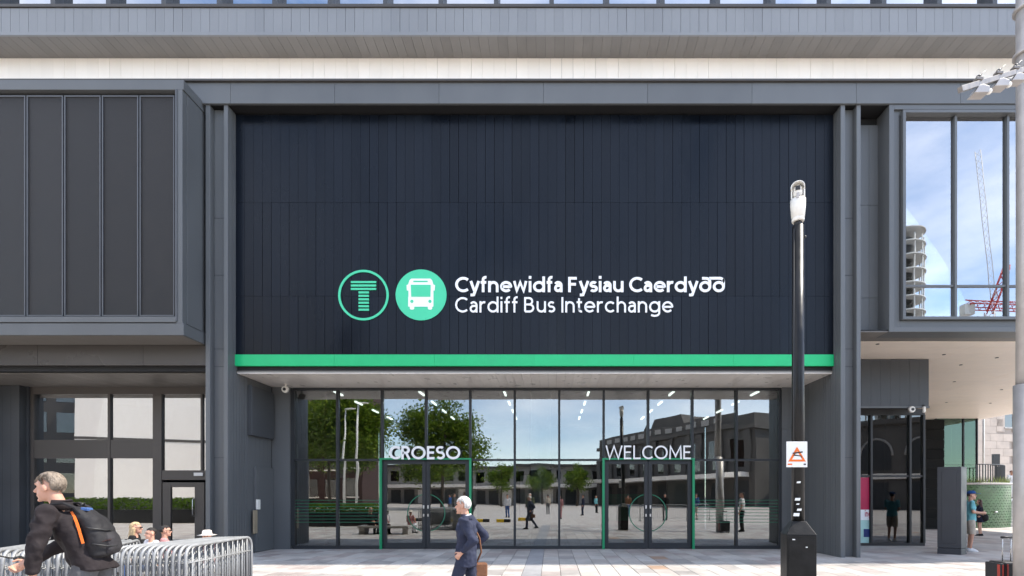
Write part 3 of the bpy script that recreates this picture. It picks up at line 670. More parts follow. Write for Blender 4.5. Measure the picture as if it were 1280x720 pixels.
lettering('Cardiff Bus Interchange', Sx(569), Sx(841), Sz(390.6), 19.2 * U, 0.125, 13.595, 0.02, 'white', ms, gap=0.135, space=0.30)
def disc(mb, cx, cz, r0, r1, y0, y1, n=64):
    V = []; Fc = []
    for y in (y0, y1):
        for r in (r0, r1):
            for k in range(n): a = 2 * math.pi * k / n; V.append((cx + r * math.cos(a), y, cz + r * math.sin(a)))
    for k in range(n):
        j = (k + 1) % n
        Fc += [(k, n + k, n + j, j), (n + k, 3 * n + k, 3 * n + j, n + j), (k, j, 2 * n + j, 2 * n + k)]
    return mb.add(V, Fc)
t = MB(); disc(t, Sx(454.3), Sz(368.9), 28.8 * U, 31.6 * U, 13.595, 13.615); t.build('roundel_ring', 'mint', ms)
for k in range(9):
    y = 352.6 + k * 4.31; a, b = (438.6, 470.2) if k < 3 else (448.2, 461.2)
    B('roundel_bar', 'mint', ms, Sx(a), Sx(b), 13.595, 13.615, Sz(y + 1.25), Sz(y - 1.25))
d = MB(); cxz = [(Sx(526.3) + 31.8 * U * math.cos(2 * math.pi * k / 64), Sz(368.6) + 31.8 * U * math.sin(2 * math.pi * k / 64)) for k in range(64)]
d.prism(cxz, 'y', 13.600, 13.617); d.build('roundel_disc', 'mint', ms)
def rpoly(pts): return [(Sx(400 + a / 4.923), Sz(320 + b / 4.923)) for a, b in pts]
bus_w = MB()
bus_w.prism(rpoly([(551, 252), (545, 252), (545, 213), (535, 213), (533, 180), (543, 176), (551, 150), (562, 140), (680, 140), (690, 150), (698, 176), (708, 180), (706, 213), (698, 213), (698, 312), (543, 312), (543, 252)]), 'y', 13.592, 13.598)
bus_w.prism(rpoly([(553, 312), (580, 312), (580, 324), (574, 330), (559, 330), (553, 324)]), 'y', 13.5925, 13.598); bus_w.prism(rpoly([(664, 312), (691, 312), (691, 324), (685, 330), (670, 330), (664, 324)]), 'y', 13.5925, 13.598)
bus_w.build('bus_symbol', 'white', ms)
bi = MB(); bi.prism(rpoly([(562, 252), (559, 178), (682, 178), (680, 252)]), 'y', 13.587, 13.591); bi.prism(rpoly([(576, 162), (574, 158), (576, 153), (662, 153), (665, 158), (662, 162)]), 'y', 13.587, 13.591)
for c0 in (566, 677): bi.prism(rpoly([(c0 + 10 * math.cos(2 * math.pi * k / 16), 280 + 10 * math.sin(2 * math.pi * k / 16)) for k in range(16)]), 'y', 13.587, 13.591)
bi.build('bus_symbol_windows', 'mint', ms)
cro = root('door_sign', (PX(530, 15.36), 15.36, PZ(574, 15.36)), 'bold white CROESO letters standing on the left door frame', 'sign')
lettering('CROESO', PX(486.5, 15.36), PX(575.5, 15.36), PZ(574.2, 15.36), 16.6 * 15.36 / F, 0.175, 15.345, 0.018, 'white', cro, gap=0.10)
wel = root('door_sign', (PX(810, 15.36), 15.36, PZ(574, 15.36)), 'thin white WELCOME letters standing on the right door frame', 'sign')
lettering('WELCOME', PX(757, 15.36), PX(864, 15.36), PZ(574.0, 15.36), 17.0 * 15.36 / F, 0.12, 15.345, 0.018, 'white', wel, gap=0.12)

# ------------------------------------------------------------------ cameras on the walls
def bullet(px, py, d, label, ceil=None):
    o = root('security_camera', (PX(px, d), d, PZ(py, d)), label, 'camera')
    c = Vector((PX(px, d), d, PZ(py, d)))
    mb = MB(); mb.tube([c + Vector((0, 0.02, 0)), c + Vector((0, -0.04, 0)), c + Vector((0, -0.07, 0))], [0.10, 0.10, 0.085], 18); mb.build('housing', 'cam_white', o)
    MB().tube([c + Vector((0, -0.068, 0)), c + Vector((0, -0.085, 0))], 0.045, 14).build('lens', 'dark', o)
    MB().tube([c + Vector((0, 0, 0.09)), c + Vector((0, 0, 0.2 if ceil is None else ceil))], 0.03, 10).build('bracket', 'cam_white', o)
bullet(357, 487, 15.0, 'round white security camera hanging at the left end of the entrance soffit', 0.16)
bullet(1139, 512, 15.85, 'round white security camera under the grey box, facing the square', 0.08)
o = root('security_camera', (PX(1155, 15.86), 15.86, PZ(512, 15.86)), 'narrow white security camera at the corner of the grey box', 'camera')
c = Vector((PX(1155, 15.86), 15.86, PZ(512, 15.86)))
MB().cap(c + Vector((0, 0, -0.06)), c + Vector((0, 0, 0.06)), 0.045, 0.045).build('housing', 'cam_white', o); MB().box(c.x - 0.02, c.x + 0.02, c.y - 0.01, c.y + 0.04, c.z + 0.09, c.z + 0.15).build('bracket', 'dark', o)

# ------------------------------------------------------------------ black camera pole
DPl = 7.0; px_ = PX(997.5, DPl)
cp = root('camera_pole', (px_, DPl, 0), 'tall black pole on a square cabinet with a white camera on top', 'pole')
ang = R(-12); ca, sa = math.cos(ang), math.sin(ang)
def rb(mb, h, z0, z1, h2=None, mi=0):
    h2 = h if h2 is None else h2
    v = [(px_ + (a * ca - b * sa) * hh, DPl + (a * sa + b * ca) * hh, z) for hh, z in ((h, z0), (h2, z1)) for a, b in ((-1, -1), (1, -1), (1, 1), (-1, 1))]
    return mb.add(v, [(0, 3, 2, 1), (4, 5, 6, 7), (0, 1, 5, 4), (1, 2, 6, 5), (2, 3, 7, 6), (3, 0, 4, 7)], mi)
zs, za = PZ(669, DPl - 0.2), PZ(651, DPl)
cab = rb(MB(), 0.185, 0, zs).build('cabinet', 'cab_black', cp, 0.006); rb(MB(), 0.19, zs + 0.001, za, 0.082).build('cabinet_shoulder', 'cab_black', cp, 0.006)
u = Vector((ca, sa, 0)); w_ = Vector((-sa, ca, 0)); cc = Vector((px_, DPl, 0))
MB().obox(cc - w_ * 0.188 + Vector((0, 0, zs / 2)), u * 0.165, w_ * 0.004, (0, 0, zs / 2 - 0.05)).build('cabinet_door', 'cab_black', cab, 0.003)
for a, z in ((-0.1, zs - 0.06), (0.06, zs - 0.16), (0.13, 0.2), (-0.12, 0.5)):
    MB().obox(cc - w_ * 0.194 + u * a + Vector((0, 0, z)), u * random.uniform(0.008, 0.02), w_ * 0.001, (0, 0, 0.007)).build('sticker_scrap', 'sticker', cab)
ztop = PZ(283, DPl)
MB().tube([(px_, DPl, za - 0.01), (px_, DPl, 3.2), (px_, DPl, ztop)], [0.083, 0.079, 0.074], 24).build('pole_shaft', 'pole_black', cp)
MB().tube([(px_ - 0.075, DPl - 0.03, za + 0.05), (px_ - 0.072, DPl - 0.03, 3), (px_ - 0.068, DPl - 0.03, ztop - 0.05)], 0.014, 8).build('cable_duct', 'dark', cp)
MB().lathe([(0.05, 0), (0.05, 0.06)], (px_, DPl, ztop), 16).build('pole_collar', 'dark', cp)
for z, s in ((PZ(603, DPl), 0.02), (PZ(624, DPl), 0.03), (PZ(637, DPl), 0.025), (PZ(643, DPl), 0.035), (PZ(630, DPl), 0.014)):
    MB().obox((px_ - 0.045 + random.uniform(-.02, .03), DPl - 0.079, z), (s, -0.006, 0), (0, 0.006, 0), (0.004, 0, s * 0.6)).build('sticker_scrap', 'sticker', cp)
zc = ztop + 0.06
hd = MB().lathe([(0.075, 0.0), (0.082, 0.03), (0.075, 0.06), (0.085, 0.065), (0.098, 0.22), (0.098, 0.30), (0.05, 0.32)], (px_, DPl, zc), 20)
hdo = hd.build('camera_base', 'cam_white', cp)
z2 = zc + 0.30
for q in (-1, 1): MB().box(px_ + q * 0.078 - 0.009, px_ + q * 0.078 + 0.009, DPl - 0.05, DPl + 0.05, z2 + 0.01, z2 + 0.14).turn(px_, DPl, R(-27)).build('camera_yoke', 'cam_white', cp, 0.006)
MB().loft([(px_, DPl, z2 + 0.03, 0.045, 0.05), (px_, DPl - 0.01, z2 + 0.06, 0.062, 0.075), (px_, DPl - 0.01, z2 + 0.14, 0.062, 0.075), (px_, DPl, z2 + 0.185, 0.035, 0.05)]).turn(px_, DPl, R(-27)).build('camera_body', 'cam_white', cp)
hood = MB(); hp0 = [(px_ + 0.088 * math.cos(R(t)), z2 + 0.13 + 0.085 * math.sin(R(t))) for t in range(-10, 191, 20)]; hp1 = [(px_ + 0.078 * math.cos(R(t)), z2 + 0.13 + 0.075 * math.sin(R(t))) for t in range(190, -11, -20)]
for i in range(len(hp0) - 1): hood.prism([hp0[i], hp0[i + 1], hp1[len(hp0) - 2 - i], hp1[len(hp0) - 1 - i]], 'y', DPl - 0.10, DPl + 0.07)
hood.turn(px_, DPl, R(-27)).build('camera_hood', 'cam_white', cp)
MB().box(px_ - 0.03, px_ + 0.03, DPl - 0.092, DPl - 0.08, z2 + 0.095, z2 + 0.15).turn(px_, DPl, R(-27)).build('camera_lens', 'dark', cp); MB().box(px_ - 0.018, px_ + 0.018, DPl - 0.102, DPl - 0.09, z2 - 0.02, z2 + 0.05).turn(px_, DPl, R(-27)).build('wiper', 'mast', cp)
MB().ball((px_ + 0.085, DPl - 0.02, PZ(297, DPl)), 0.02).build('bolt', 'dark', cp)
# notice strapped to the pole
zn0, zn1 = PZ(584, 6.9), PZ(552, 6.9); xn0, xn1 = PX(983, 6.9), PX(1009, 6.9); yn = 6.895
pk = root('notice_plate', ((xn0 + xn1) / 2, yn, zn0), 'white notice with an orange triangle strapped to the black camera pole', 'sign')
B('plate', 'sticker', pk, xn0, xn1, yn, yn + 0.012, zn0, zn1, 0.003)
def nq(pts, name, m, dy=0.002): MB().prism([(xn0 + (xn1 - xn0) * a, zn1 - (zn1 - zn0) * b) for a, b in pts], 'y', yn - dy, yn - dy + 0.0015).build(name, m, pk)
nq([(0.5, 0.20), (0.92, 0.78), (0.08, 0.78)], 'triangle', 'orange', 0.003); nq([(0.5, 0.38), (0.74, 0.70), (0.26, 0.70)], 'triangle_centre', 'sticker', 0.005)
nq([(0.28, 0.44), (0.76, 0.38), (0.76, 0.43), (0.30, 0.49)], 'skateboard_mark', 'dark', 0.007); nq([(0.3, 0.56), (0.36, 0.50), (0.7, 0.55), (0.74, 0.66), (0.66, 0.58), (0.4, 0.56)], 'figure_mark', 'dark', 0.0065)
for a, b, c_ in ((0.05, 0.27, 0.86), (0.82, 0.93, 0.86)): nq([(a, c_), (b, c_), (b, c_ + 0.05), (a, c_ + 0.05)], 'print_mark', 'orange' if a < .5 else 'dark', 0.003)
MB().tube([(px_ + 0.09 * math.cos(R(a)), DPl + 0.09 * math.sin(R(a)), (zn0 + zn1) / 2) for a in range(0, 360, 20)], 0.006, 6, closed=True).build('strap', 'dark', pk)

# ------------------------------------------------------------------ steel mast with floodlights
DM = 8.1; mx_ = PX(1284, DM)
mt = root('floodlight_mast', (mx_, DM, 0), 'thick grey steel mast with a floodlight arm at the right edge', 'mast')
MB().tube([(mx_, DM, 0), (mx_, DM, PZ(481, DM))], 0.172, 26).build('sleeve', 'mast', mt)
MB().tube([(mx_, DM, PZ(481, DM)), (mx_ + 0.0, DM, PZ(300, DM)), (mx_ - 0.03, DM, 11.5)], [0.14, 0.135, 0.12], 26).build('shaft', 'mast', mt)
for y in (70, 14): MB().lathe([(0.172, 0), (0.172, 0.05)], (mx_ - 0.01, DM, PZ(y, DM)), 22).build('band', 'mast', mt)
a0 = Vector((mx_ - 0.1, DM - 0.1, PZ(86, DM - 0.1))); a1 = Vector((PX(1200, DM - 1.3), DM - 1.3, 0)); a1.z = PZ(112, DM - 1.3)
dv = (a1 - a0); L = dv.length; dv.normalize(); sd_ = dv.cross(Vector((0, 0, 1))).normalized(); up = sd_.cross(dv).normalized()
MB().obox((a0 + a1) / 2, dv * L / 2, sd_ * 0.028, up * 0.034).build('arm', 'arm_steel', mt, 0.004)
MB().tube([Vector((mx_ - 0.05, DM - 0.13, PZ(52, DM))), a0 + dv * 0.1], 0.022, 8).build('stay', 'mast', mt)
for k, tt in enumerate((0.20, 0.47, 0.76)):
    p = a0 + dv * L * tt
    fl = MB(); q = p + Vector((0.0, -0.02, -0.13))
    fl.prism([(-0.12, -0.055), (0.08, -0.05), (0.09, 0.03), (0.0, 0.06), (-0.05, 0.045)], 'y', q.y - 0.07, q.y + 0.07); fl.v = [(a + q.x, b, c + q.z) for a, b, c in fl.v]
    f = fl.build('floodlight', 'mast', mt, 0.004)
    MB().ball(q + Vector((0.10, -0.04, -0.025)), 0.035, 0.04, 0.035).build('lens', 'cam_white', f)
    MB().box(q.x - 0.012, q.x + 0.012, q.y - 0.015, q.y + 0.015, q.z + 0.05, p.z).build('bracket', 'mast', f)
    MB().box(p.x - 0.045, p.x + 0.045, p.y - 0.04, p.y + 0.04, p.z + 0.036, p.z + 0.075).build('control_gear', 'arm_steel', f, 0.004); MB().ball(p + Vector((0.0, -0.01, 0.09)), 0.032, 0.03, 0.025).build('gear_cap', 'dark', f)
    MB().tube([p + Vector((0.02, 0, 0.08)), p + Vector((0.07, 0.02, 0.16)), p + Vector((0.14, 0.04, 0.22))], 0.004, 6).build('cable', 'dark', f)

# ------------------------------------------------------------------ totem
M['totem'] = mat('totem_paint', (0.034, 0.036, 0.042), 0.45, spec=0.4)
tq = root('totem', (PX(1190, 14.1), 14.2, 0), 'tall flat dark grey totem slab standing on the paving beside the shop', 'totem')
tl, tr_, tb = Vector((PX(1171.5, 14.2), 14.2, 0)), Vector((PX(1201.5, 13.9), 13.9, 0)), Vector((PX(1208.5, 14.12), 14.12, 0))
dn = (tb - tr_); top = PZ(583.5, 14.05)
def tslab(z0, z1, g, gy=0.0):
    e = (tr_ - tl).normalized(); fn = Vector((e.y, -e.x, 0)); a, b = tl + e * g + fn * gy, tr_ - e * g + fn * gy; c, d = b + dn - fn * gy, a + dn - fn * gy
    return MB().add([(p.x, p.y, z) for z in (z0, z1) for p in (a, b, c, d)], [(0, 3, 2, 1), (4, 5, 6, 7), (0, 1, 5, 4), (1, 2, 6, 5), (2, 3, 7, 6), (3, 0, 4, 7)])
tslab(0.17, top, 0).build('slab', 'totem', tq, 0.008); tslab(0, 0.155, 0.0).build('plinth', 'totem', tq, 0.006); tslab(0.30, top - 0.10, 0.10, 0.012).build('face_panel', 'totem', tq, 0.003)
tslab(0.15, 0.172, 0.02, -0.01).build('shadow_gap', 'black', tq)

# poster in the corner shop
po = root('window_poster', (PX(1079, 16.62), 16.62, 0.1), 'tall red, white and pale green poster on the corner shop window', 'poster')
M['poster_red'] = mat('poster_red', (0.45, 0.012, 0.07), 0.5); M['poster_mint'] = mat('poster_mint', (0.42, 0.66, 0.62), 0.5); M['poster_blue'] = mat('poster_blue', (0.01, 0.03, 0.16), 0.5)
xa, xb = PX(1062, 16.5), PX(1086.3, 16.5); pz = lambda p: PZ(p, 16.6)
for n_, m, y0, y1 in (('red_field', 'poster_red', 637, 597), ('white_field', 'white', 650, 637), ('mint_field', 'poster_mint', 681, 650)): B(n_, m, po, xa, xb, 16.491, 16.496, pz(y0) + 0.001, pz(y1))
B('blue_field', 'poster_blue', po, PX(1077, 16.6), PX(1085, 16.6), 16.488, 16.4905, pz(671), pz(661))
lettering('ing', PX(1078.5, 16.6), PX(1086, 16.6), pz(645.5), 7.5 * 16.6 / F, 0.2, 16.4885, 0.002, 'poster_red', po)

# ------------------------------------------------------------------ crowd barriers
BLEN = 1.45
def make_barrier():
    r_ = root('crowd_barrier', (0, 0, 0), 'x', 'barrier', 'galvanised crowd barriers stacked on the square')
    cr_ = 0.13; H = 1.03; L = BLEN; p = [(0, 0, 0.03), (0, 0, H - cr_)]
    p += [(cr_ - cr_ * math.cos(R(a)), 0, H - cr_ + cr_ * math.sin(R(a))) for a in (15, 30, 45, 60, 75, 90)]
    p += [(L - cr_ + cr_ * math.sin(R(a)), 0, H - cr_ + cr_ * math.cos(R(a))) for a in (0, 15, 30, 45, 60, 75, 90)] + [(L, 0, 0.03)]
    MB().tube(p, 0.0175, 8).build('frame', 'galv', r_, local=True)
    MB().tube([(0.019, 0, 0.2), (L - 0.019, 0, 0.2)], 0.014, 8).build('bottom_rail', 'galv', r_, local=True)
    for x in (0.0, L): MB().box(x - 0.02, x + 0.02, -0.26, 0.26, 0, 0.012).box(x - 0.02, x + 0.02, -0.02, 0.02, 0.012, 0.06).build('foot', 'galv', r_, local=True)
    me = MB().tube([(0, 0, 0.205), (0, 0, H - 0.012)], 0.0078, 6).mesh('bar', 'galv')
    for k in range(1, 12): link('bar', me, r_, loc=(k * L / 12, 0, 0), local=True)
    MB().tube([(0.02, -0.004, 0.84), (L - 0.02, -0.004, 0.84)], 0.006, 6).build('tie_rod', 'galv', r_, local=True)
    return r_
bproto = make_barrier(); bn = 0
ordw = ['first', 'second', 'third', 'fourth', 'fifth', 'sixth', 'seventh', 'eighth', 'ninth', 'tenth', 'eleventh', 'twelfth', 'thirteenth', 'fourteenth']
def put_barrier(x, y, rz, label, group):
    global bn
    o = bproto if bn == 0 else copy_tree(bproto); bn += 1
    o.location = (x, y, 0); o.rotation_euler = (0, 0, rz); o['label'] = label; o['group'] = group
    return o
for k in range(12):
    pxl = 232 - k * 8.0; d = 5.75 - 0.012 * k; x, y = PX(pxl, d), d
    d2 = 7.0; x2 = PX(305 - k * 3.2, d2); rz = math.atan2(d2 - y, x2 - x)
    put_barrier(x, y, rz, 'galvanised crowd barrier in the stack right of the backpack man, %s from its right end' % ordw[k] if k else 'galvanised crowd barrier at the right end of the stack beside the backpack man', 'crowd barriers stacked beside the backpack man')
for k in range(13):
    pxl = 118 - k * 11.5; d = 5.35 - 0.01 * k; x, y = PX(pxl, d), d
    d2 = 6.6; x2 = PX(172 - k * 8, d2); rz = math.atan2(d2 - y, x2 - x)
    put_barrier(x, y, rz, 'galvanised crowd barrier in the stack behind the backpack man, %s from its right end' % ordw[k], 'crowd barriers stacked behind the backpack man')
for k in range(4):
    put_barrier(4.2 + k * 1.52, -1.6 - 0.1 * k, R(-4), 'crowd barrier in the row mirrored in the right doors, %s from the camera' % ordw[k], 'crowd barriers mirrored in the doors')
M['tape'] = mat('green_tape', (0.10, 0.45, 0.22), 0.5)

# ------------------------------------------------------------------ suitcase
sc_ = root('suitcase', (PX(1262, 8.0), 8.45, 0), 'small black and red suitcase with raised handle beside the mast', 'suitcase')
M['case_black'] = mat('case_black', (0.015, 0.016, 0.02), 0.55); M['case_red'] = mat('case_red', (0.42, 0.05, 0.035), 0.5)
sx0 = PX(1251.5, 8.4)
B('case_front', 'case_black', sc_, sx0, sx0 + 0.055, 8.4, 8.72, 0.06, 0.49, 0.015); B('case_body', 'case_black', sc_, sx0 + 0.058, sx0 + 0.40, 8.4, 8.72, 0.06, 0.51, 0.025)
B('pocket_trim', 'case_red', sc_, sx0 - 0.004, sx0 - 0.001, 8.42, 8.47, 0.08, 0.47); B('pocket_trim', 'case_red', sc_, sx0 + 0.018, sx0 + 0.04, 8.393, 8.399, 0.08, 0.47); B('case_trim', 'case_red', sc_, sx0 + 0.095, sx0 + 0.118, 8.393, 8.399, 0.08, 0.48)
for dx in (0.16, 0.30): MB().tube([(sx0 + dx, 8.56, 0.5), (sx0 + dx, 8.56, 0.90)], 0.009, 8).build('handle_tube', 'chrome', sc_)
MB().tube([(sx0 + 0.14, 8.56, 0.91), (sx0 + 0.32, 8.56, 0.91)], 0.018, 8).build('handle_grip', 'dark', sc_)
for dx in (0.05, 0.35):
    for y in (8.45, 8.67): MB().tube([(sx0 + dx, y - 0.012, 0.03), (sx0 + dx, y + 0.012, 0.03)], 0.03, 12).build('wheel', 'dark', sc_)

# ------------------------------------------------------------------ people
M['skin'] = mat('skin', (0.56, 0.30, 0.21), 0.5, var=0.06, nscale=12); M['skin_dark'] = mat('skin_tan', (0.42, 0.23, 0.15), 0.5, var=0.06, nscale=12)
def cloth(name, col, rough=0.85, bump=0.5): 
    M[name] = mat(name, col, rough, var=0.14, nscale=9, bump=bump, bscale=11, spec=0.25); return name
cloth('jacket_black', (0.021, 0.0162, 0.0175)); cloth('suit_navy', (0.030, 0.035, 0.062)); cloth('trouser_grey', (0.10, 0.10, 0.105)); cloth('pack_black', (0.020, 0.019, 0.021), 0.7)
cloth('tee_teal', (0.16, 0.42, 0.46)); cloth('shorts_beige', (0.46, 0.40, 0.33)); cloth('dress_navy', (0.014, 0.017, 0.035)); cloth('shirt_white', (0.75, 0.75, 0.77)); cloth('black_cloth', (0.013, 0.013, 0.014))
cloth('blue_cap', (0.02, 0.07, 0.22)); cloth('olive', (0.09, 0.10, 0.06)); cloth('rose_cloth', (0.45, 0.22, 0.22)); cloth('blue_cloth', (0.06, 0.12, 0.30)); cloth('hat_cream', (0.72, 0.66, 0.60)); cloth('shoe_white', (0.75, 0.75, 0.74)); cloth('bag_brown', (0.19, 0.085, 0.045), 0.6)
for n_, c_ in (('hair_greybrown', (0.24, 0.19, 0.145)), ('hair_white', (0.82, 0.79, 0.75)), ('hair_dark', (0.016, 0.012, 0.010)), ('hair_blonde', (0.50, 0.36, 0.20)), ('hair_red', (0.07, 0.025, 0.02))):
    M[n_] = mat(n_, c_, 0.55, var=0.35, nscale=60, bump=0.8, bscale=90, stretch=(1, 1, 0.3))
M['eye'] = mat('eye', (0.02, 0.015, 0.012), 0.2)

fold = bpy.data.textures.new('folds', 'CLOUDS'); fold.noise_scale = 0.11; fold.noise_depth = 2
fold2 = bpy.data.textures.new('creases', 'WOOD'); fold2.wood_type = 'BANDNOISE'; fold2.noise_scale = 0.16; fold2.turbulence = 9
def folds(o, amt=0.022):
    d = o.modifiers.new('folds', 'DISPLACE'); d.texture = fold; d.strength = amt; d.mid_level = 0.5; d.texture_coords = 'LOCAL'
    e = o.modifiers.new('creases', 'DISPLACE'); e.texture = fold2; e.strength = amt * 0.45; e.mid_level = 0.5; e.texture_coords = 'LOCAL'
    return o
def remesh(o, vox, it=4):
    m = o.modifiers.new('remesh', 'REMESH'); m.mode = 'VOXEL'; m.voxel_size = vox; m.use_smooth_shade = True
    s = o.modifiers.new('smooth', 'SMOOTH'); s.factor = 0.5; s.iterations = it
    return o
def person(label, loc, rz, scale=1.0, J=None, top='suit_navy', bottom='suit_navy', shoes='black_cloth', hair='hair_dark', skin='skin', jacket=True, short=False, shorts=False,
           skirt=False, hat=None, glasses=False, long_hair=False, turn=0.0, tilt=0.0, vox=0.013, hem=None, group=None, thin=1.0, cat='person'):
    r_ = root('person', loc, label, cat, group, rz); r_.scale = (scale,) * 3
    j = dict(pel=(0, 0, .95), che=(0, 0, 1.30), nek=(0, 0, 1.47), hed=(0, .015, 1.625), shl=(-.185, 0, 1.415), shr=(.185, 0, 1.415), ell=(-.235, -.03, 1.12), elr=(.235, -.03, 1.12),
             wrl=(-.24, .05, .88), wrr=(.24, .05, .88), hpl=(-.09, 0, .92), hpr=(.09, 0, .92), knl=(-.10, .02, .50), knr=(.10, .02, .50), anl=(-.10, -.02, .09), anr=(.10, -.02, .09))
    j.update(J or {}); j = {k: Vector(v) for k, v in j.items()}; P, Cc, N, Hd = j['pel'], j['che'], j['nek'], j['hed']
    def ctr(t):  # 0 pelvis .. 1 chest .. 1.6 shoulder line
        return P.lerp(Cc, t) if t <= 1 else Cc.lerp(N, (t - 1) / 0.6 * 0.75)
    def ring(t, rx, ry): c = ctr(t); return (c.x, c.y, c.z, rx * thin, ry * thin)
    hr = Matrix.Rotation(turn, 3, 'Z') @ Matrix.Rotation(tilt, 3, 'X')
    # body: one continuous surface
    b = MB()
    b.loft([ring(-0.12, .13, .09), ring(0.1, .15, .10), ring(0.5, .13, .09), ring(0.95, .155, .105), ring(1.35, .14, .085), ring(1.6, .06, .055)])
    b.cap(N - Vector((0, 0, .06)), Hd - hr @ Vector((0, .02, .05)), .056, .052)
    b.ball(Hd + hr @ Vector((0, -.012, .022)), .076, .095, .096, rot=hr); b.ball(Hd + hr @ Vector((0, .030, -.055)), .055, .060, .066, rot=hr)
    b.cap(Hd + hr @ Vector((0, .075, .012)), Hd + hr @ Vector((0, .104, -.026)), .010, .015, 8); b.ball(Hd + hr @ Vector((0, .072, .034)), .05, .018, .012, rot=hr); b.ball(Hd + hr @ Vector((0, .078, -.105)), .022, .016, .016, rot=hr)
    b.ball(Hd + hr @ Vector((0, .088, -.066)), .022, .008, .006, rot=hr)
    for s in (-1, 1): b.ball(Hd + hr @ Vector((s * .078, -.008, -.012)), .012, .020, .033, rot=hr)
    for s, sh, el, wr in ((-1, 'shl', 'ell', 'wrl'), (1, 'shr', 'elr', 'wrr')):
        b.cap(j[sh], j[el], .050, .040); b.cap(j[el], j[wr], .040, .027)
        d = (j[wr] - j[el]).normalized(); inn = Vector((-s, 0, 0)); inn = (inn - d * inn.dot(d)).normalized(); lat = d.cross(inn).normalized()
        if lat.y < 0: lat = -lat
        b.cap(j[wr] + d * .02, j[wr] + d * .075, .026, .032)
        for q in range(4):
            o_ = lat * (q - 1.5) * .0205; f0 = j[wr] + d * .085 + o_; l1 = (.036, .042, .044, .038)[q]
            f1 = f0 + (d * .9 + inn * .4).normalized() * l1; f2 = f1 + (d * .45 + inn * .9).normalized() * l1 * .8
            b.cap(f0, f1, .0100, .0092, 8); b.cap(f1, f2, .0092, .0082, 8)
        t0 = j[wr] + d * .035 + lat * .028; t1 = t0 + (d * .7 + lat * .75 + inn * .2).normalized() * .042; t2 = t1 + (d * .9 + lat * .1 + inn * .4).normalized() * .034
        b.cap(t0, t1, .014, .011, 8); b.cap(t1, t2, .011, .009, 8)
    for hp, kn, an in (('hpl', 'knl', 'anl'), ('hpr', 'knr', 'anr')):
        b.cap(j[hp], j[kn], .078, .050); b.cap(j[kn], j[an], .052, .034); b.cap(j[an] + Vector((0, -.01, -.04)), j[an] + Vector((0, .13, -.055)), .035, .03)
    remesh(b.build('body', skin, r_, local=True), vox * 0.75, 3)
    for s in (-1, 1): MB().ball(Hd + hr @ Vector((s * .031, .078, .014)), .0095, nu=8, nv=6).build('eye', 'eye', r_, local=True)
    # top
    g = MB(); hz = hem if hem is not None else (-0.38 if jacket else -0.05)
    ex = .028 if jacket else .014
    rr = [ring(hz, .172 + ex, .118 + ex), ring(0.0, .168 + ex, .115 + ex), ring(0.4, .150 + ex, .103 + ex), ring(0.9, .168 + ex, .118 + ex), ring(1.25, .160 + ex, .104 + ex), ring(1.5, .105 + ex, .075 + ex), ring(1.62, .062 + ex * .5, .06 + ex * .5)]
    g.loft(rr)
    for s, sh, el, wr in ((-1, 'shl', 'ell', 'wrl'), (1, 'shr', 'elr', 'wrr')):
        if short: g.cap(j[sh], j[sh].lerp(j[el], .62), .064, .058)
        else:
            g.cap(j[sh], j[el], .066 + ex * .35, .052 + ex * .3); e2 = j[wr] - (j[wr] - j[el]).normalized() * .015
            g.tube([j[el] - (j[wr] - j[el]) * .05, j[el], j[el].lerp(e2, .5), e2], [.03, .051 + ex * .3, .047 + ex * .25, .038 + ex * .25], 12)
    folds(remesh(g.build('jacket' if jacket else 'top', top, r_, local=True), vox, 4), 0.034 if jacket else 0.02)
    if jacket:
        g2 = MB(); q = N + Vector((0, .0, -.05)); g2.loft([(q.x, q.y, q.z, .10, .088), (q.x, q.y + .004, q.z + .05, .076, .072), (q.x, q.y + .012, q.z + .085, .066, .066)]); g2.build('neckband', top, r_, local=True)
        MB().tube([N + Vector((.064 * math.cos(R(a)), .058 * math.sin(R(a)) + .0, .012 - .02 * math.sin(R(a)))) for a in range(0, 360, 24)], .011, 8, closed=True).build('collar', 'shirt_white' if jacket == 'shirt' else top, r_, local=True)
    # lower half
    t = MB()
    if skirt:
        t.loft([(P.x, P.y, P.z - .30, .215, .18), (P.x, P.y, P.z - .1, .18, .14), (P.x, P.y, P.z + .12, .135, .10)])
    else:
        t.loft([ring(-0.22, .150, .112), ring(0.05, .165, .118), ring(0.3, .150, .108)])
        for hp, kn, an in (('hpl', 'knl', 'anl'), ('hpr', 'knr', 'anr')):
            if shorts: t.tube([j[hp], j[hp].lerp(j[kn], .5), j[kn] + Vector((0, 0, .0))], [.098, .092, .088], 14)
            else: t.tube([j[hp] + Vector((0, 0, .03)), j[hp].lerp(j[kn], .5), j[kn], j[kn].lerp(j[an], .5), j[an] + Vector((0, 0, -.03))], [.098, .086, .070, .064, .060], 14)
    remesh(t.build('skirt' if skirt else ('shorts' if shorts else 'trousers'), bottom, r_, local=True), vox, 4)
    folds(C.objects[-1], 0.018)
    for an in ('anl', 'anr'):
        a = j[an]; sh = MB(); sh.loft([(a.x, a.y + .05, a.z - .089, .046, .135), (a.x, a.y + .05, a.z - .065, .046, .135), (a.x, a.y + .03, a.z - .02, .04, .10), (a.x, a.y - .01, a.z + .005, .036, .05)], 14)
        sh.build('shoe', shoes, r_, local=True)
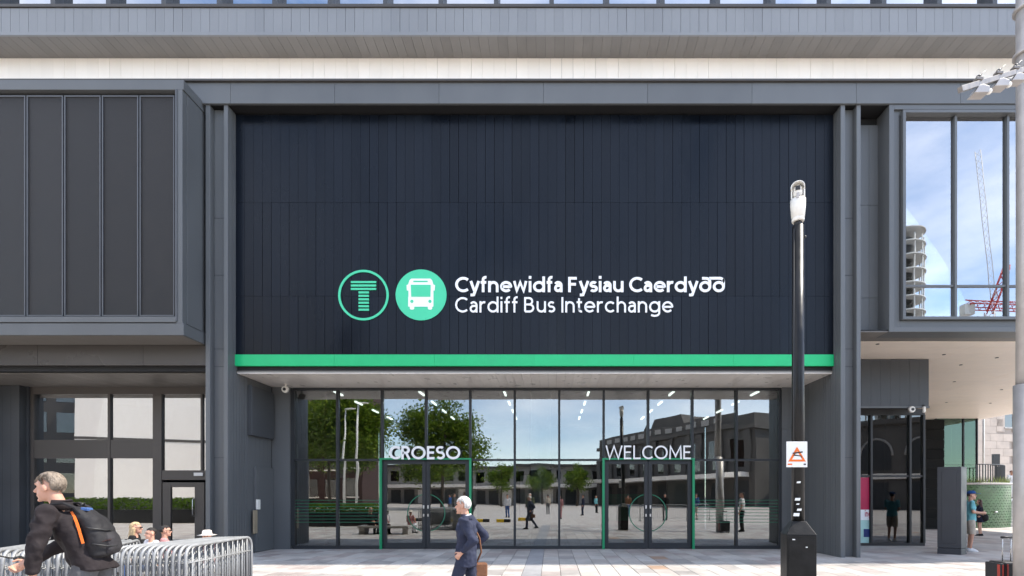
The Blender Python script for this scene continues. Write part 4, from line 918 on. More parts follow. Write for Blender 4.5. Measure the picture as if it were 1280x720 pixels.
    # hair
    if hair:
        h = MB(); nu, nv = 48, 30; vid = {}; V = []; Fc = []
        def lim(d): return (0.50 if d.y > .55 else -0.05 + (d.y - .1) * 1.2 if d.y > 0.1 else -0.55 + max(0, d.y + .35) * 1.1) + 0.10 * noise.noise(d * 9) + (0.55 if abs(d.x) > .72 and -.32 < d.y < .2 else 0)
        def ok(d): return d.z > lim(d)
        for a in range(nv + 1):
            for q in range(nu):
                th = math.pi * a / nv; ph = 2 * math.pi * q / nu; dd_ = Vector((math.sin(th) * math.cos(ph), math.sin(th) * math.sin(ph), math.cos(th)))
                k = 0.935 + 0.075 * min(1, max(0, (dd_.z - lim(dd_)) / .5)) + 0.035 * noise.noise(dd_ * 7 + Vector(loc)); V.append(Hd + hr @ Vector((dd_.x * .086 * k, -.014 + dd_.y * .106 * k, .026 + dd_.z * .106 * k))); vid[(a, q)] = dd_
        for a in range(nv):
            for q in range(nu):
                q2 = (q + 1) % nu
                if all(ok(vid[i]) for i in ((a, q), (a + 1, q), (a + 1, q2), (a, q2))): Fc.append((a * nu + q, (a + 1) * nu + q, (a + 1) * nu + q2, a * nu + q2))
        h.add(V, Fc, 0, True)
        if vox <= 0.0105:
            for _ in range(4500):
                z_ = random.uniform(-.6, 1); ph = random.random() * 6.283; q_ = math.sqrt(max(0, 1 - z_ * z_)); dd_ = Vector((q_ * math.cos(ph), q_ * math.sin(ph), z_))
                if not dd_.z > lim(dd_) - 0.06 * random.random(): continue
                base = Vector((dd_.x * .085, -.014 + dd_.y * .105, .026 + dd_.z * .105)) * 0.985; comb = Vector((random.gauss(0, .15), -.75 + (1.2 if dd_.y > .55 else 0), -.55 * (1 - dd_.z) + random.gauss(0, .14))); comb = (comb - dd_ * comb.dot(dd_)).normalized()
                L_ = random.uniform(.012, .026); sd2 = comb.cross(dd_).normalized() * .0014; tip = base + comb * L_ + dd_ * random.uniform(.0005, .0035)
                h.add([Hd + hr @ p_ for p_ in (base - sd2, base + sd2, tip)], [(0, 1, 2)])
        if long_hair:
            for k in range(9):
                a = R(195 + k * 150 / 8); p0 = Hd + hr @ Vector((.075 * math.cos(a), .085 * math.sin(a), -.01)); p1 = p0 + Vector((.02 * math.cos(a), .03 * math.sin(a) - .01, -.22 - random.uniform(0, .06)))
                h.cap(p0, p1, .030, .017, 8)
        ho = h.build('hair', hair, r_, local=True); so_ = ho.modifiers.new('thick', 'SOLIDIFY'); so_.thickness = .010; so_.offset = -1
    if hat == 'cap':
        c = MB(); c.loft([(Hd.x, Hd.y - .012, Hd.z + .045, .092, .112), (Hd.x, Hd.y - .012, Hd.z + .10, .086, .104), (Hd.x, Hd.y - .012, Hd.z + .135, .05, .06)]); c.loft([(Hd.x, Hd.y + .13, Hd.z + .045, .07, .07), (Hd.x, Hd.y + .13, Hd.z + .055, .07, .07)]); c.build('cap', 'blue_cap', r_, local=True)
    if hat == 'sun':
        c = MB(); c.loft([(Hd.x, Hd.y - .01, Hd.z + .035, .20, .21), (Hd.x, Hd.y - .01, Hd.z + .052, .11, .13), (Hd.x, Hd.y - .01, Hd.z + .06, .098, .115), (Hd.x, Hd.y - .01, Hd.z + .135, .088, .10), (Hd.x, Hd.y - .01, Hd.z + .15, .06, .07)], 24); c.build('sun_hat', 'hat_cream', r_, local=True)
    if glasses:
        for s in (-1, 1): MB().ball(Hd + hr @ Vector((s * .034, .092, .012)), .030, .008, .022, nu=10, nv=6, rot=hr).build('sunglass_lens', 'dark', r_, local=True)
        MB().tube([Hd + hr @ Vector(p) for p in ((-.082, -.01, .016), (-.075, .07, .016), (-.04, .095, .018), (.04, .095, .018), (.075, .07, .016), (.082, -.01, .016))], .004, 6).build('sunglass_frame', 'dark', r_, local=True)
    return r_, j

# man with the rucksack, leaning over his bicycle
DMn = 4.6
man, mj = person('man in dark jacket with a black rucksack pushing a bicycle on the left', (PX(86, DMn), DMn, 0), R(112), 1.04,
    dict(pel=(0, -.16, .97), che=(0, -.02, 1.30), nek=(0, .045, 1.47), hed=(0, .13, 1.615), shl=(-.20, .06, 1.40), shr=(.19, .05, 1.41), ell=(-.285, .10, 1.13), wrl=(-.25, .13, .90),
         elr=(.29, .14, 1.10), wrr=(.25, .355, .965), hpl=(-.09, -.16, .94), hpr=(.09, -.16, .94), knl=(-.10, -.03, .52), knr=(.10, -.25, .53), anl=(-.10, -.02, .09), anr=(.10, -.40, .15)),
    top='jacket_black', bottom='trouser_grey', hair='hair_greybrown', turn=R(-10), tilt=R(-6), vox=0.010, hem=-0.2)
# rucksack (its own thing, carried on the back)
rk = root('rucksack', man.location, 'black rucksack with orange stripes on the back of the man on the left', 'rucksack', rz=R(112)); rk.location.z = 0; rk.scale = (1.04,) * 3
pk_ = MB(); pc = Vector((-.02, -.24, 1.22))
pk_.loft([(pc.x, -.215, 1.00, .12, .06), (pc.x, -.235, 1.03, .150, .095), (pc.x, -.235, 1.13, .158, .110), (pc.x, -.205, 1.25, .152, .112), (pc.x, -.155, 1.35, .138, .098), (pc.x, -.10, 1.42, .108, .07), (pc.x, -.07, 1.445, .06, .04)], 22)
folds(remesh(pk_.build('pack_body', 'pack_black', rk, local=True), 0.010, 3), 0.016)
cloth('pocket_grey', (0.030, 0.028, 0.031), 0.7)
pf = MB(); pf.loft([(pc.x, -.30, 1.035, .11, .045), (pc.x, -.32, 1.08, .12, .052), (pc.x, -.305, 1.18, .112, .048), (pc.x, -.27, 1.25, .085, .036)], 18); folds(remesh(pf.build('front_pocket', 'pocket_grey', rk, local=True), 0.010, 3), 0.012)
for zz, yy in ((1.13, -.24), (1.27, -.20)):
    MB().tube([(pc.x - .165 * math.cos(R(t)), yy - .125 * math.sin(R(t)), zz - .03 * math.sin(R(t))) for t in range(-10, 80, 12)], .006, 6).build('webbing', 'dark', rk, local=True)
MB().tube([(pc.x - .03, -.09, 1.44), (pc.x - .02, -.11, 1.475), (pc.x + .02, -.11, 1.475), (pc.x + .03, -.09, 1.44)], .006, 6).build('haul_loop', 'dark', rk, local=True)
def strap_path(x): return [(x, .165, 1.16), (x, .15, 1.28), (x, .115, 1.40), (x * .95, .06, 1.468), (x * .9, -.02, 1.478), (x * .85, -.09, 1.44), (x * .8, -.13, 1.38)]
for s in (-1, 1):
    st = MB(); pth = [Vector(p) for p in strap_path(s * .145)]
    for a, b_ in zip(pth, pth[1:]): st.obox((a + b_) / 2, (b_ - a) * .56, (.03, 0, 0), Vector((1, 0, 0)).cross(b_ - a).normalized() * .008)
    st.build('shoulder_strap', 'pack_black', rk, local=True, bevel=0.004)
def surf_strip(name, pts, w, m):
    mb = MB()
    for a, b_ in zip(pts, pts[1:]):
        a, b_ = Vector(a), Vector(b_); mb.obox((a + b_) / 2, (b_ - a) * .53, Vector((0, .7, -.25)).normalized() * w, (.004, 0, 0))
    mb.build(name, m, rk, local=True)
surf_strip('orange_stripe', [(-.118, -.065, 1.405), (-.144, -.09, 1.37), (-.166, -.115, 1.32), (-.176, -.135, 1.26), (-.181, -.15, 1.20), (-.184, -.165, 1.14)], .009, 'orange')
surf_strip('orange_piping', [(-.128, -.335, 1.165), (-.150, -.295, 1.15), (-.172, -.25, 1.135)], .007, 'orange')
MB().obox((-.06, -.145, 1.425), (.05, 0, 0), (0, .025, .004), (0, 0, .012)).build('blue_tab', 'blue_cloth', rk, local=True, bevel=0.004)

# bicycle
M['bike_white'] = mat('bike_paint', (0.62, 0.62, 0.60), 0.35); M['tyre'] = mat('tyre', (0.015, 0.015, 0.015), 0.8)
bk = root('bicycle', (-4.71, 5.07, 0), 'pale framed bicycle pushed by the man with the rucksack, only its handlebar showing', 'bicycle', rz=R(202))
Rw = .335; fx, rx_ = .58, -.46
for x in (fx, rx_):
    wh = MB().tube([(x + Rw * math.cos(R(a)), 0, Rw + Rw * .97 * math.sin(R(a))) for a in range(0, 360, 10)], .018, 8, closed=True); wo = wh.build('tyre', 'tyre', bk, local=True)
    sp = MB()
    for k in range(14):
        a = R(k * 360 / 14); sp.tube([(x, .02 * (-1) ** k, Rw), (x + (Rw - .02) * math.cos(a), 0, Rw + (Rw - .02) * math.sin(a))], .0016, 4)
    sp.tube([(x, -.04, Rw), (x, .04, Rw)], .022, 10); sp.build('spokes', 'chrome', wo, local=True)
bb, seat, headt, headb = (-.05, 0, .28), (-.20, 0, .64), (.36, 0, .82), (.40, 0, .68)
for a, b_ in ((bb, seat), (bb, headb), (seat, headt), (bb, (rx_, 0, Rw)), ((-.19, 0, .62), (rx_, 0, Rw)), (headb, headt)): MB().tube([a, b_], .017, 10).build('frame_tube', 'bike_white', bk, local=True)
MB().tube([headb, (.44, 0, .62), (fx, .045, Rw)], .013, 8).tube([headb, (.44, 0, .62), (fx, -.045, Rw)], .013, 8).build('fork', 'bike_white', bk, local=True)
MB().tube([seat, (-.215, 0, .70)], .014, 8).build('seat_post', 'chrome', bk, local=True); MB().loft([(-.24, 0, .69, .12, .075), (-.21, 0, .72, .14, .07), (-.20, 0, .735, .11, .05)]).build('saddle', 'dark', bk, local=True)
MB().tube([headt, (.34, 0, .98)], .016, 8).build('stem', 'chrome', bk, local=True)
MB().tube([(.30, -.33, 1.03), (.33, -.18, 1.03), (.35, -.05, .985), (.35, .05, .985), (.33, .18, 1.03), (.30, .33, 1.03)], .0125, 8).build('handlebar', 'dark', bk, local=True)
for s in (-1, 1):
    MB().tube([(.30, s * .33, 1.03), (.325, s * .21, 1.03)], .018, 10).build('grip', 'dark', bk, local=True)
    MB().tube([(.345, s * .18, 1.02), (.40, s * .22, 1.03), (.42, s * .31, 1.06)], .007, 6).build('brake_lever', 'dark', bk, local=True)
MB().tube([(-.05, .05, .28), (-.05, .07, .28)], .09, 20).tube([(-.05, .07, .28), (.05, .09, .14)], .01, 6).tube([(-.05, -.07, .28), (-.15, -.09, .42)], .01, 6).build('crank', 'chrome', bk, local=True)

# older man in a navy suit
DO = 6.5
person('white-haired man in a navy suit walking past the left doors, hand in pocket', (PX(583, DO), DO, 0), R(88), 0.91,
    dict(che=(0, .0, 1.31), shl=(-.19, -.01, 1.42), shr=(.19, -.01, 1.42), ell=(-.27, -.15, 1.15), wrl=(-.21, .02, .99), elr=(.27, -.22, 1.18), wrr=(.24, -.06, 1.0), hed=(0, .05, 1.625),
         knl=(-.10, .16, .52), anl=(-.10, .20, .09), knr=(.10, -.08, .50), anr=(.10, -.34, .16)), top='suit_navy', bottom='suit_navy', hair='hair_white', jacket='shirt', turn=R(-8), vox=0.010, hem=-0.46)
sb = root('shoulder_bag', (PX(601, DO + .2), DO + .2, .6), 'brown leather bag hanging at the side of the man in the navy suit', 'bag')
by = DO + .16; bxx = PX(600, by)
MB().obox((bxx, by, PZ(712, by)), (.085, .03, 0), (-.02, .06, 0), (0, 0, .09)).build('bag_body', 'bag_brown', sb, 0.02)
MB().tube([(bxx - .05, by, PZ(704, by)), (bxx + .02, by - .02, PZ(690, by)), (PX(600, by), by - .05, PZ(672, by)), (PX(592, by), by - .08, PZ(655, by))], .012, 8).build('bag_strap', 'bag_brown', sb)

# pair beyond the totem
person('man in teal t-shirt, beige shorts and blue cap standing behind the totem', (PX(1213, 14.8), 14.8, 0), R(-118), 1.0,
    dict(ell=(-.23, .02, 1.14), wrl=(-.10, .22, 1.10), elr=(.23, .02, 1.14), wrr=(.12, .24, 1.12), hed=(0, .03, 1.62)), top='tee_teal', bottom='shorts_beige', shoes='shoe_white', hair='hair_dark', jacket=False, short=True, shorts=True, hat='cap', vox=0.012, hem=-.2)
person('woman in a short navy dress standing before the green tiled wall', (PX(1225, 20.6), 20.6, 0), R(35), 0.84,
    dict(ell=(-.22, .12, 1.16), wrl=(-.05, .20, 1.30), elr=(.28, .08, 1.2), wrr=(.10, .18, 1.34), hed=(0, .03, 1.62)), top='dress_navy', bottom='dress_navy', hair='hair_red', long_hair=True, jacket=False, short=True, skirt=True, vox=0.014, thin=.85)
bgp = root('handbag', (PX(1231, 20.5), 20.5, .9), 'dark shoulder bag carried by the woman before the green wall', 'bag')
MB().ball((PX(1231, 20.5), 20.5, PZ(647, 20.5)), .15, .08, .17).build('bag_body', 'black_cloth', bgp); MB().tube([(PX(1229, 20.5), 20.5, PZ(643, 20.5)), (PX(1227, 20.5), 20.45, PZ(634, 20.5))], .012, 6).build('bag_strap', 'black_cloth', bgp)

# people sitting behind the barriers
SEAT = dict(pel=(0, 0, .50), che=(0, .0, .84), nek=(0, .01, 1.00), hed=(0, .03, 1.15), shl=(-.185, 0, .95), shr=(.185, 0, .95), ell=(-.24, .06, .66), elr=(.24, .06, .66), wrl=(-.14, .30, .60), wrr=(.14, .30, .60),
            hpl=(-.09, 0, .47), hpr=(.09, 0, .47), knl=(-.10, .42, .46), knr=(.10, .42, .46), anl=(-.10, .40, .09), anr=(.10, .40, .09))
def seat(px, d, top_y, rz, label, **kw):
    s = (PZ(top_y, d)) / 1.27
    person(label, (PX(px, d), d, 0), rz, s, SEAT, vox=0.014, jacket=False, **kw); return s
D8 = 9.4
seat(168, D8, 653, R(-62), 'blonde woman in sunglasses sitting behind the barriers', top='black_cloth', bottom='black_cloth', hair='hair_blonde', long_hair=True, glasses=True)
seat(190, D8 - .3, 660, R(150), 'person in a white top with dark hair sitting behind the barriers', top='shirt_white', bottom='blue_cloth', hair='hair_dark')
seat(205, D8, 657, R(-55), 'dark-haired person in sunglasses sitting behind the barriers', top='rose_cloth', bottom='black_cloth', hair='hair_dark', glasses=True)
seat(259, D8 - .4, 664, R(200), 'person in a cream sun hat sitting behind the barriers', top='rose_cloth', bottom='shirt_white', hair='hair_dark', hat='sun')
bench = root('bench', (PX(210, 9.4), 9.5, 0), 'low stone bench behind the barriers, under the seated people', 'bench')
M['stone'] = mat('bench_stone', (0.42, 0.40, 0.38), 0.7, bump=0.1)
B('bench_seat', 'stone', bench, PX(140, 9.4), PX(285, 9.4), 9.0, 9.75, .26, .36, .012)
for p in (150, 213, 275): B('bench_leg', 'stone', bench, PX(p, 9.4) - .12, PX(p, 9.4) + .12, 9.1, 9.65, 0, .26, .01)

# people mirrored in the glass
def stand(label, x, y, rz, **kw): person(label, (x, y, 0), rz, vox=0.018, **kw)
stand('man in white shirt and dark trousers mirrored beside the mast', 8.45, 8.2, R(120), top='shirt_white', bottom='black_cloth', jacket=False, short=True)
stand('person in olive clothes mirrored in the middle panes', -1.5, -2.0, R(10), top='olive', bottom='olive', hair='hair_white')
stand('person in rose top mirrored in the middle panes', 0.6, -5.5, R(200), top='rose_cloth', bottom='rose_cloth', jacket=False)
stand('person in black mirrored by the barrier row', 7.6, -3.2, R(30), top='black_cloth', bottom='black_cloth')
stand('person in blue shirt mirrored by the barrier row', 9.6, -3.0, R(60), top='blue_cloth', bottom='shorts_beige', shorts=True, jacket=False)
stand('person in dark clothes mirrored in the left door pane', -6.2, -1.6, R(250), top='trouser_grey', bottom='black_cloth')

for x, y, a, nm, tp, bt in ((-3.6, -9, 20, 'person in white top and blue trousers mirrored far across the square', 'shirt_white', 'blue_cloth'), (-0.6, -14, 160, 'person in beige top mirrored far across the square', 'shorts_beige', 'trouser_grey'),
                            (2.6, -11, 80, 'person in navy suit mirrored far across the square', 'suit_navy', 'suit_navy'), (4.3, -18, 300, 'person in teal top mirrored far across the square', 'tee_teal', 'black_cloth'),
                            (6.0, -9, 200, 'person in brown top mirrored far across the square', 'bag_brown', 'blue_cloth'), (-8.5, -12, 100, 'person in blue top and grey trousers mirrored far across the square', 'blue_cap', 'trouser_grey')):
    person(nm, (x, y, 0), R(a), top=tp, bottom=bt, jacket=False, vox=0.022)

# ------------------------------------------------------------------ beyond the undercroft on the right
db = root('dark_kiosk', (17, 24.6, 0), 'dark slatted block standing beyond the corner shop', 'building')
kx0, kx1, kz = PX(1120, 24.5), PX(1180, 24.5), 5.25
B('kiosk_core', 'black', db, kx0, kx1, 24.56, 27.5, 0.0, kz)
M['slat'] = mat('kiosk_slat', (0.006, 0.006, 0.006), 0.7, spec=0.12, objvar=0.3)
for k in range(11): B('slat', 'slat', db, kx0, kx1 + 0.02, 24.5, 24.555, 0.08 + k * 0.472, 0.08 + k * 0.472 + 0.45, 0.004)
for k in range(4): B('end_slat', 'slat', db, kx1 + 0.003, kx1 + 0.025, 24.6 + k * .72, 24.6 + k * .72 + .7, 0.05, kz)
gb = root('glass_block', (22.4, 28.2, 0), 'tall green tinted glass corner block behind the green tiled wall', 'building')
gx0, gx1 = PX(1170, 28.2), PX(1221, 28.2)
M['glass_green'] = glass_mat('green_glass', 0.07, (0.26, 0.37, 0.30), 0.004, 0.5, (0.80, 1.0, 0.90))
gcore = MB().box(gx0 - 2, gx0 + .3, 29.5, 36, 0, 9); gcore.box(gx0 + .3, gx1 - .2, 33.5, 36, 0, 9); gcore.build('block_core', 'interior', gb)
for z in (0.02, 3.35, 6.2): B('floor_slab', 'interior_white', gb, gx0 + .05, gx1 - .1, 28.3, 33.4, z, z + .3)
gcols = (gx0, PX(1204, 28.2), gx1)
for a, b_ in zip(gcols, gcols[1:]):
    for z0, z1 in ((0.1, 3.3), (3.32, 6.2), (6.22, 9)): B('pane', 'glass_green', gb, a + .03, b_ - .03, 28.2, 28.22, z0, z1)
for x in gcols: B('mullion', 'frame', gb, x - .03, x + .03, 28.15, 28.28, 0, 9)
for k in range(3):
    for z0, z1 in ((0.1, 3.3), (3.32, 6.2), (6.22, 9)): B('pane', 'glass_green', gb, gx1 - .02, gx1, 28.3 + k * 1.7, 29.95 + k * 1.7, z0, z1)
# curved green tiled wall
gwx, gwy, gwr = PX(1268, 27.5) - 3.4, 29.0, 3.4
gw = root('green_wall', (gwx, gwy, 0), 'curved low wall clad in green tiles with a pale coping', 'wall')
zw = PZ(606, 26.0)
M['tile'] = mat('green_tile', (0.05, 0.115, 0.04), 0.35, var=0.25, nscale=2, objvar=0.1); M['grout'] = mat('tile_grout', (0.02, 0.045, 0.018), 0.8)
MB().lathe([(gwr, 0), (gwr, zw)], (gwx, gwy, 0), 72).build('wall_core', 'grout', gw)
tl_ = MB(); rows_, cols_ = 16, 84
for i in range(rows_):
    for k in range(cols_):
        a = math.pi + (k + (0.5 if i % 2 else 0)) / cols_ * math.pi * 1.15; da = math.pi * 1.15 / cols_ * .46; z = (i + .5) * zw / rows_; hz_ = zw / rows_ * .43
        r1 = gwr + .004 + random.uniform(.010, .014); sk = hz_ * .8 * (1 if k % 2 else -1)
        tl_.add([(gwx + r1 * math.cos(a - da), gwy + r1 * math.sin(a - da), z - hz_ + sk * .4), (gwx + r1 * math.cos(a + da), gwy + r1 * math.sin(a + da), z - hz_ - sk * .4), (gwx + r1 * math.cos(a + da), gwy + r1 * math.sin(a + da), z + hz_ - sk * .4), (gwx + r1 * math.cos(a - da), gwy + r1 * math.sin(a - da), z + hz_ + sk * .4)], [(0, 1, 2, 3)])
tag(tl_.build('tile_cladding', 'tile', gw), kind='stuff')
MB().lathe([(gwr + .06, 0), (gwr + .06, .10)], (gwx, gwy, zw + .002), 72).build('wall_coping', 'stone', gw)
# railing on the wall
rl = root('railing', (gwx + .6, gwy - 2.8, zw + .1), 'black upright bar railing on top of the green wall', 'railing')
rp = []
for k in range(27):
    a = math.pi * 1.50 + k / 26 * math.pi * .42; rp.append(Vector((gwx + (gwr - .25) * math.cos(a), gwy + (gwr - .25) * math.sin(a), zw + .103)))
for p in rp: MB().box(p.x - .022, p.x + .022, p.y - .012, p.y + .012, p.z, p.z + .92).build('bar', 'dark', rl)
for dz in (.06, .93): MB().tube([p + Vector((0, 0, dz)) for p in rp], .022, 6).build('rail', 'dark', rl)
M['grass'] = mat('planter_grass', (0.16, 0.20, 0.035), 0.7, var=0.4, nscale=4)
gr = MB()
for k in range(420):
    a = math.pi * 1.30 + random.random() * math.pi * .55; rr_ = gwr - .05 - random.random() * .4; p = Vector((gwx + rr_ * math.cos(a), gwy + rr_ * math.sin(a), zw + .1)); h = random.uniform(.12, .42); w = .012; lx, ly = random.uniform(-.1, .1), random.uniform(-.1, .1)
    gr.add([p + Vector((-w, 0, 0)), p + Vector((w, 0, 0)), p + Vector((lx, ly, h))], [(0, 1, 2)])
tag(gr.build('planter_grass', 'grass'), 'tufts of yellow green grass along the green wall top', 'grass', kind='stuff')
# steps, handrail and terrace
sp_ = root('steps', (25.6, 27.2, 0), 'pale stone steps rising beside the green tiled wall', 'steps')
for k in range(9): B('step', 'stone', sp_, PX(1255, 26.2) + .0, 31, 26.4 + k * .32, 31.0, k * .16 + .001, k * .16 + .16, .01)
hr_ = root('handrail', (PX(1247, 25.8), 25.8, 0), 'steel handrail on black posts climbing the steps', 'handrail')
h0 = Vector((PX(1243.5, 25.6), 25.6, PZ(640, 25.6))); h1 = Vector((PX(1249, 25.9), 25.9, PZ(640, 25.9))); h2 = Vector((PX(1272, 28.6), 28.6, PZ(628, 28.6) + .45))
MB().tube([h0, h1, h2], .035, 8).build('rail', 'chrome', hr_)
for t_ in (0.05, 0.6, 0.95): p = h1.lerp(h2, t_); MB().tube([(p.x, p.y, max(0, (p.y - 26.3) * .5)), (p.x, p.y, p.z)], .03, 8).build('post', 'dark', hr_)
person('distant person in white at the top of the steps', (PX(1264.5, 30.5), 30.5, 1.46), R(180), 0.95, top='shirt_white', bottom='shirt_white', hair='hair_red', jacket=False, vox=0.018)
# stone building
sbd = root('stone_building', (46, 45, 0), 'pale stone building with narrow windows behind the railing', 'building', rz=R(14))
M['ashlar'] = mat('ashlar', (0.47, 0.40, 0.345), 0.8, var=0.10, nscale=1.5, bump=0.1, bscale=8, objvar=0.05)
M['ashlar_joint'] = mat('ashlar_joint', (0.36, 0.31, 0.27), 0.9)
MB().box(-14, 26, .06, 12, 0, 15).build('wall_core', 'ashlar_joint', sbd, local=True)
wins = [(-6.3 + 3.6 * k, 2.9 + (k % 2) * .0, .85, 3.0) for k in range(5)] + [(-8.1 + 3.6 * k, 7.4, .85, 2.6) for k in range(6)]
for i in range(24):
    z0 = i * .62
    for k in range(28):
        x0 = -14 + k * 1.43 + (i % 2) * .7; x1 = x0 + 1.41
        if any(wx - .02 < x1 and wx + ww + .02 > x0 and wz < z0 + .6 and wz + wh > z0 for wx, wz, ww, wh in wins): 
            continue
        if i < 14 and -12 < x0 < 8: MB().box(x0, x1, 0, .059, z0, z0 + .605).build('stone_block', 'ashlar', sbd, local=True)
for wx, wz, ww, wh in wins:
    a0_ = -14; MB().box(wx, wx + ww, .02, .10, wz, wz + wh).build('window', 'glass_dark', sbd, local=True); MB().box(wx - .9, wx - .01, .0, .058, wz - .4, wz + wh + .4).build('stone_pier', 'ashlar', sbd, local=True); MB().box(wx + ww + .01, wx + ww + .9, .0, .058, wz - .4, wz + wh + .4).build('stone_pier', 'ashlar', sbd, local=True)
    MB().box(wx - .06, wx + ww + .06, -.04, .1, wz - .12, wz - .003).build('sill', 'stone', sbd, local=True)
B_ = root('flag_pole', (PX(1229.5, 29.6), 29.6, zw), 'slim white pole rising behind the black railing', 'pole')
MB().tube([(PX(1229.5, 29.6), 29.6, zw), (PX(1229.5, 29.6), 29.6, 7.2)], [.06, .045], 12).build('shaft', 'cam_white', B_); MB().lathe([(.09, 0), (.09, .08), (.06, .1)], (PX(1229.5, 29.6), 29.6, zw + .1), 12).build('base', 'cam_white', B_)
sg = root('signal_box', (PX(1247, 33), 33, 0), 'black upright sign box on a post behind the railing', 'sign')
B('box', 'dark', sg, PX(1242, 33), PX(1250, 33), 33, 33.15, PZ(582, 33), PZ(567.5, 33)); MB().tube([(PX(1246, 33), 33.08, 0), (PX(1246, 33), 33.08, PZ(582, 33))], .05, 8).build('post', 'dark', sg)

# ------------------------------------------------------------------ the square behind the camera, seen in the glass
M['portland'] = mat('portland_stone', (0.11, 0.10, 0.092), 0.8, var=0.2, nscale=0.5, bump=0.1, bscale=4); M['portland_dark'] = mat('stone_band', (0.16, 0.15, 0.14), 0.8)  # portland_dark is a plain second stone tone
stn = root('railway_station', (21, -43.5, 0), 'long stone railway station across the square, mirrored in the right panes', 'building', rz=math.atan2(23, 11.7))
MB().box(-27, 10.5, -14, 0, 0, 10.6).build('wall', 'portland', stn, local=True); MB().box(-27.4, 10.9, -14.3, .5, 10.6, 11.2).build('cornice', 'portland', stn, local=True); MB().box(-27, 10.5, -14, .1, 11.2, 12.6).build('parapet', 'portland', stn, local=True)
MB().box(-26, 9.5, .02, 4.0, 3.9, 4.5).build('canopy', 'white_panel', stn, local=True)
for k in range(9):
    x = -24 + k * 3.9
    MB().box(x, x + 1.7, .01, .05, 5.2, 9.2).build('window', 'glass_dark', stn, local=True); MB().box(x - .15, x + 1.85, .01, .12, 9.2, 9.5).build('lintel', 'portland', stn, local=True)
    MB().box(x, x + 2.2, .01, .05, .1, 3.4).build('doorway', 'interior', stn, local=True)
for k in range(10): MB().box(-26.2 + k * 3.9, -25.2 + k * 3.9, .02, .35, 4.5, 10.59).build('pilaster', 'portland', stn, local=True)
for k in range(12): MB().box(-22 + k * 2.4, -20.6 + k * 2.4, .11, .2, 11.5, 12.2).build('parapet_panel', 'stone', stn, local=True)
MB().prism([(-12, 12.6), (-4, 12.6), (-5, 14.2), (-11, 14.2)], 'y', -12, -.5).build('roof_block', 'portland', stn, local=True)
M['render_grey'] = mat('pale_render', (0.26, 0.25, 0.24), 0.8, var=0.15, nscale=0.4)
low = root('low_terrace', (-10, -72, 0), 'low grey building across the square, mirrored in the middle panes', 'building')
MB().box(-34, 22, -10, 0, 0, 7.4).build('wall', 'render_grey', low, local=True); MB().box(-34.3, 22.3, -10, .6, 7.4, 7.9).build('cornice', 'portland', low, local=True); MB().box(-34, 22, .01, 2.5, 3.3, 3.9).build('canopy', 'white_panel', low, local=True)
for k in range(20): MB().box(-33 + k * 2.7, -31.4 + k * 2.7, .01, .06, 4.6, 6.6).build('window', 'glass_dark', low, local=True); MB().box(-33 + k * 2.7, -31 + k * 2.7, .01, .06, .2, 2.9).build('shop_window', 'interior' if k % 3 else 'interior_white', low, local=True)
pale = root('pale_office', (-44, -30, 0), 'pale panelled office block mirrored in the left shop front', 'building', rz=R(-20))
MB().box(-10, 12, -14, 0, 1.3, 24).build('wall', 'white_panel', pale, local=True); MB().box(-10.1, 12.1, -14, .1, 0, 1.3).build('plinth', 'dark', pale, local=True)
for z in (8, 15, 22): MB().box(-10, 12, .001, .05, z, z + .3).build('band', 'portland', pale, local=True)
dko = root('dark_office', (-72, -34, 0), 'dark office block mirrored at the far left', 'building', rz=R(-20))
MB().box(-14, 14.5, -14, 0, 0, 30).build('wall', 'coping', dko, local=True)
for f_ in range(7):
    for k in range(8): MB().box(-13 + k * 3.4, -10.6 + k * 3.4, .01, .05, 2 + f_ * 4, 4.6 + f_ * 4).build('window', 'glass_dark', dko, local=True)

brk = root('brick_office', (-36.5, -46, 0), 'dark brick office block behind the trees, mirrored in the leftmost entrance panes', 'building')
M['brick_dark'] = mat('dark_brick', (0.055, 0.03, 0.026), 0.85, var=0.2)
MB().box(-9, 8, -10, 0, 0, 27).build('wall', 'brick_dark', brk, local=True)
for f_ in range(6):
    for k in range(5): MB().box(-8 + k * 3.3, -5.8 + k * 3.3, .01, .06, 1.6 + f_ * 4.2, 4.2 + f_ * 4.2).build('window', 'glass_dark', brk, local=True); MB().box(-8.1 + k * 3.3, -5.7 + k * 3.3, .01, .15, 1.4 + f_ * 4.2, 1.59 + f_ * 4.2).build('sill', 'white_panel', brk, local=True)
arh = root('arched_hall', (40, -27, 0), 'dark stone hall with arched windows mirrored in the corner shop glass', 'building', rz=R(35))
MB().box(-9, 12, -12, 0, 0, 10).build('wall', 'portland', arh, local=True); MB().box(-9.3, 12.3, -12, .4, 10, 10.6).build('cornice', 'portland', arh, local=True); MB().box(-9, 12, .02, .3, 3.6, 4.2).build('string_course', 'white_panel', arh, local=True)
for k in range(4):
    x = -6 + k * 4.4; MB().prism([(x + 1.5 * math.cos(R(t)), 6.4 + 1.9 * math.sin(R(t))) for t in range(0, 181, 15)] + [(x - 1.5, 4.6), (x + 1.5, 4.6)], 'y', .02, .08).build('arched_window', 'interior', arh, local=True)
    MB().tube([(x + 1.6 * math.cos(R(t)), .05, 6.4 + 2.0 * math.sin(R(t))) for t in range(0, 181, 15)], .12, 6).build('arch_moulding', 'stone', arh, local=True); MB().box(x - 1.2, x + 1.2, .02, .06, .1, 3.2).build('doorway', 'interior', arh, local=True)
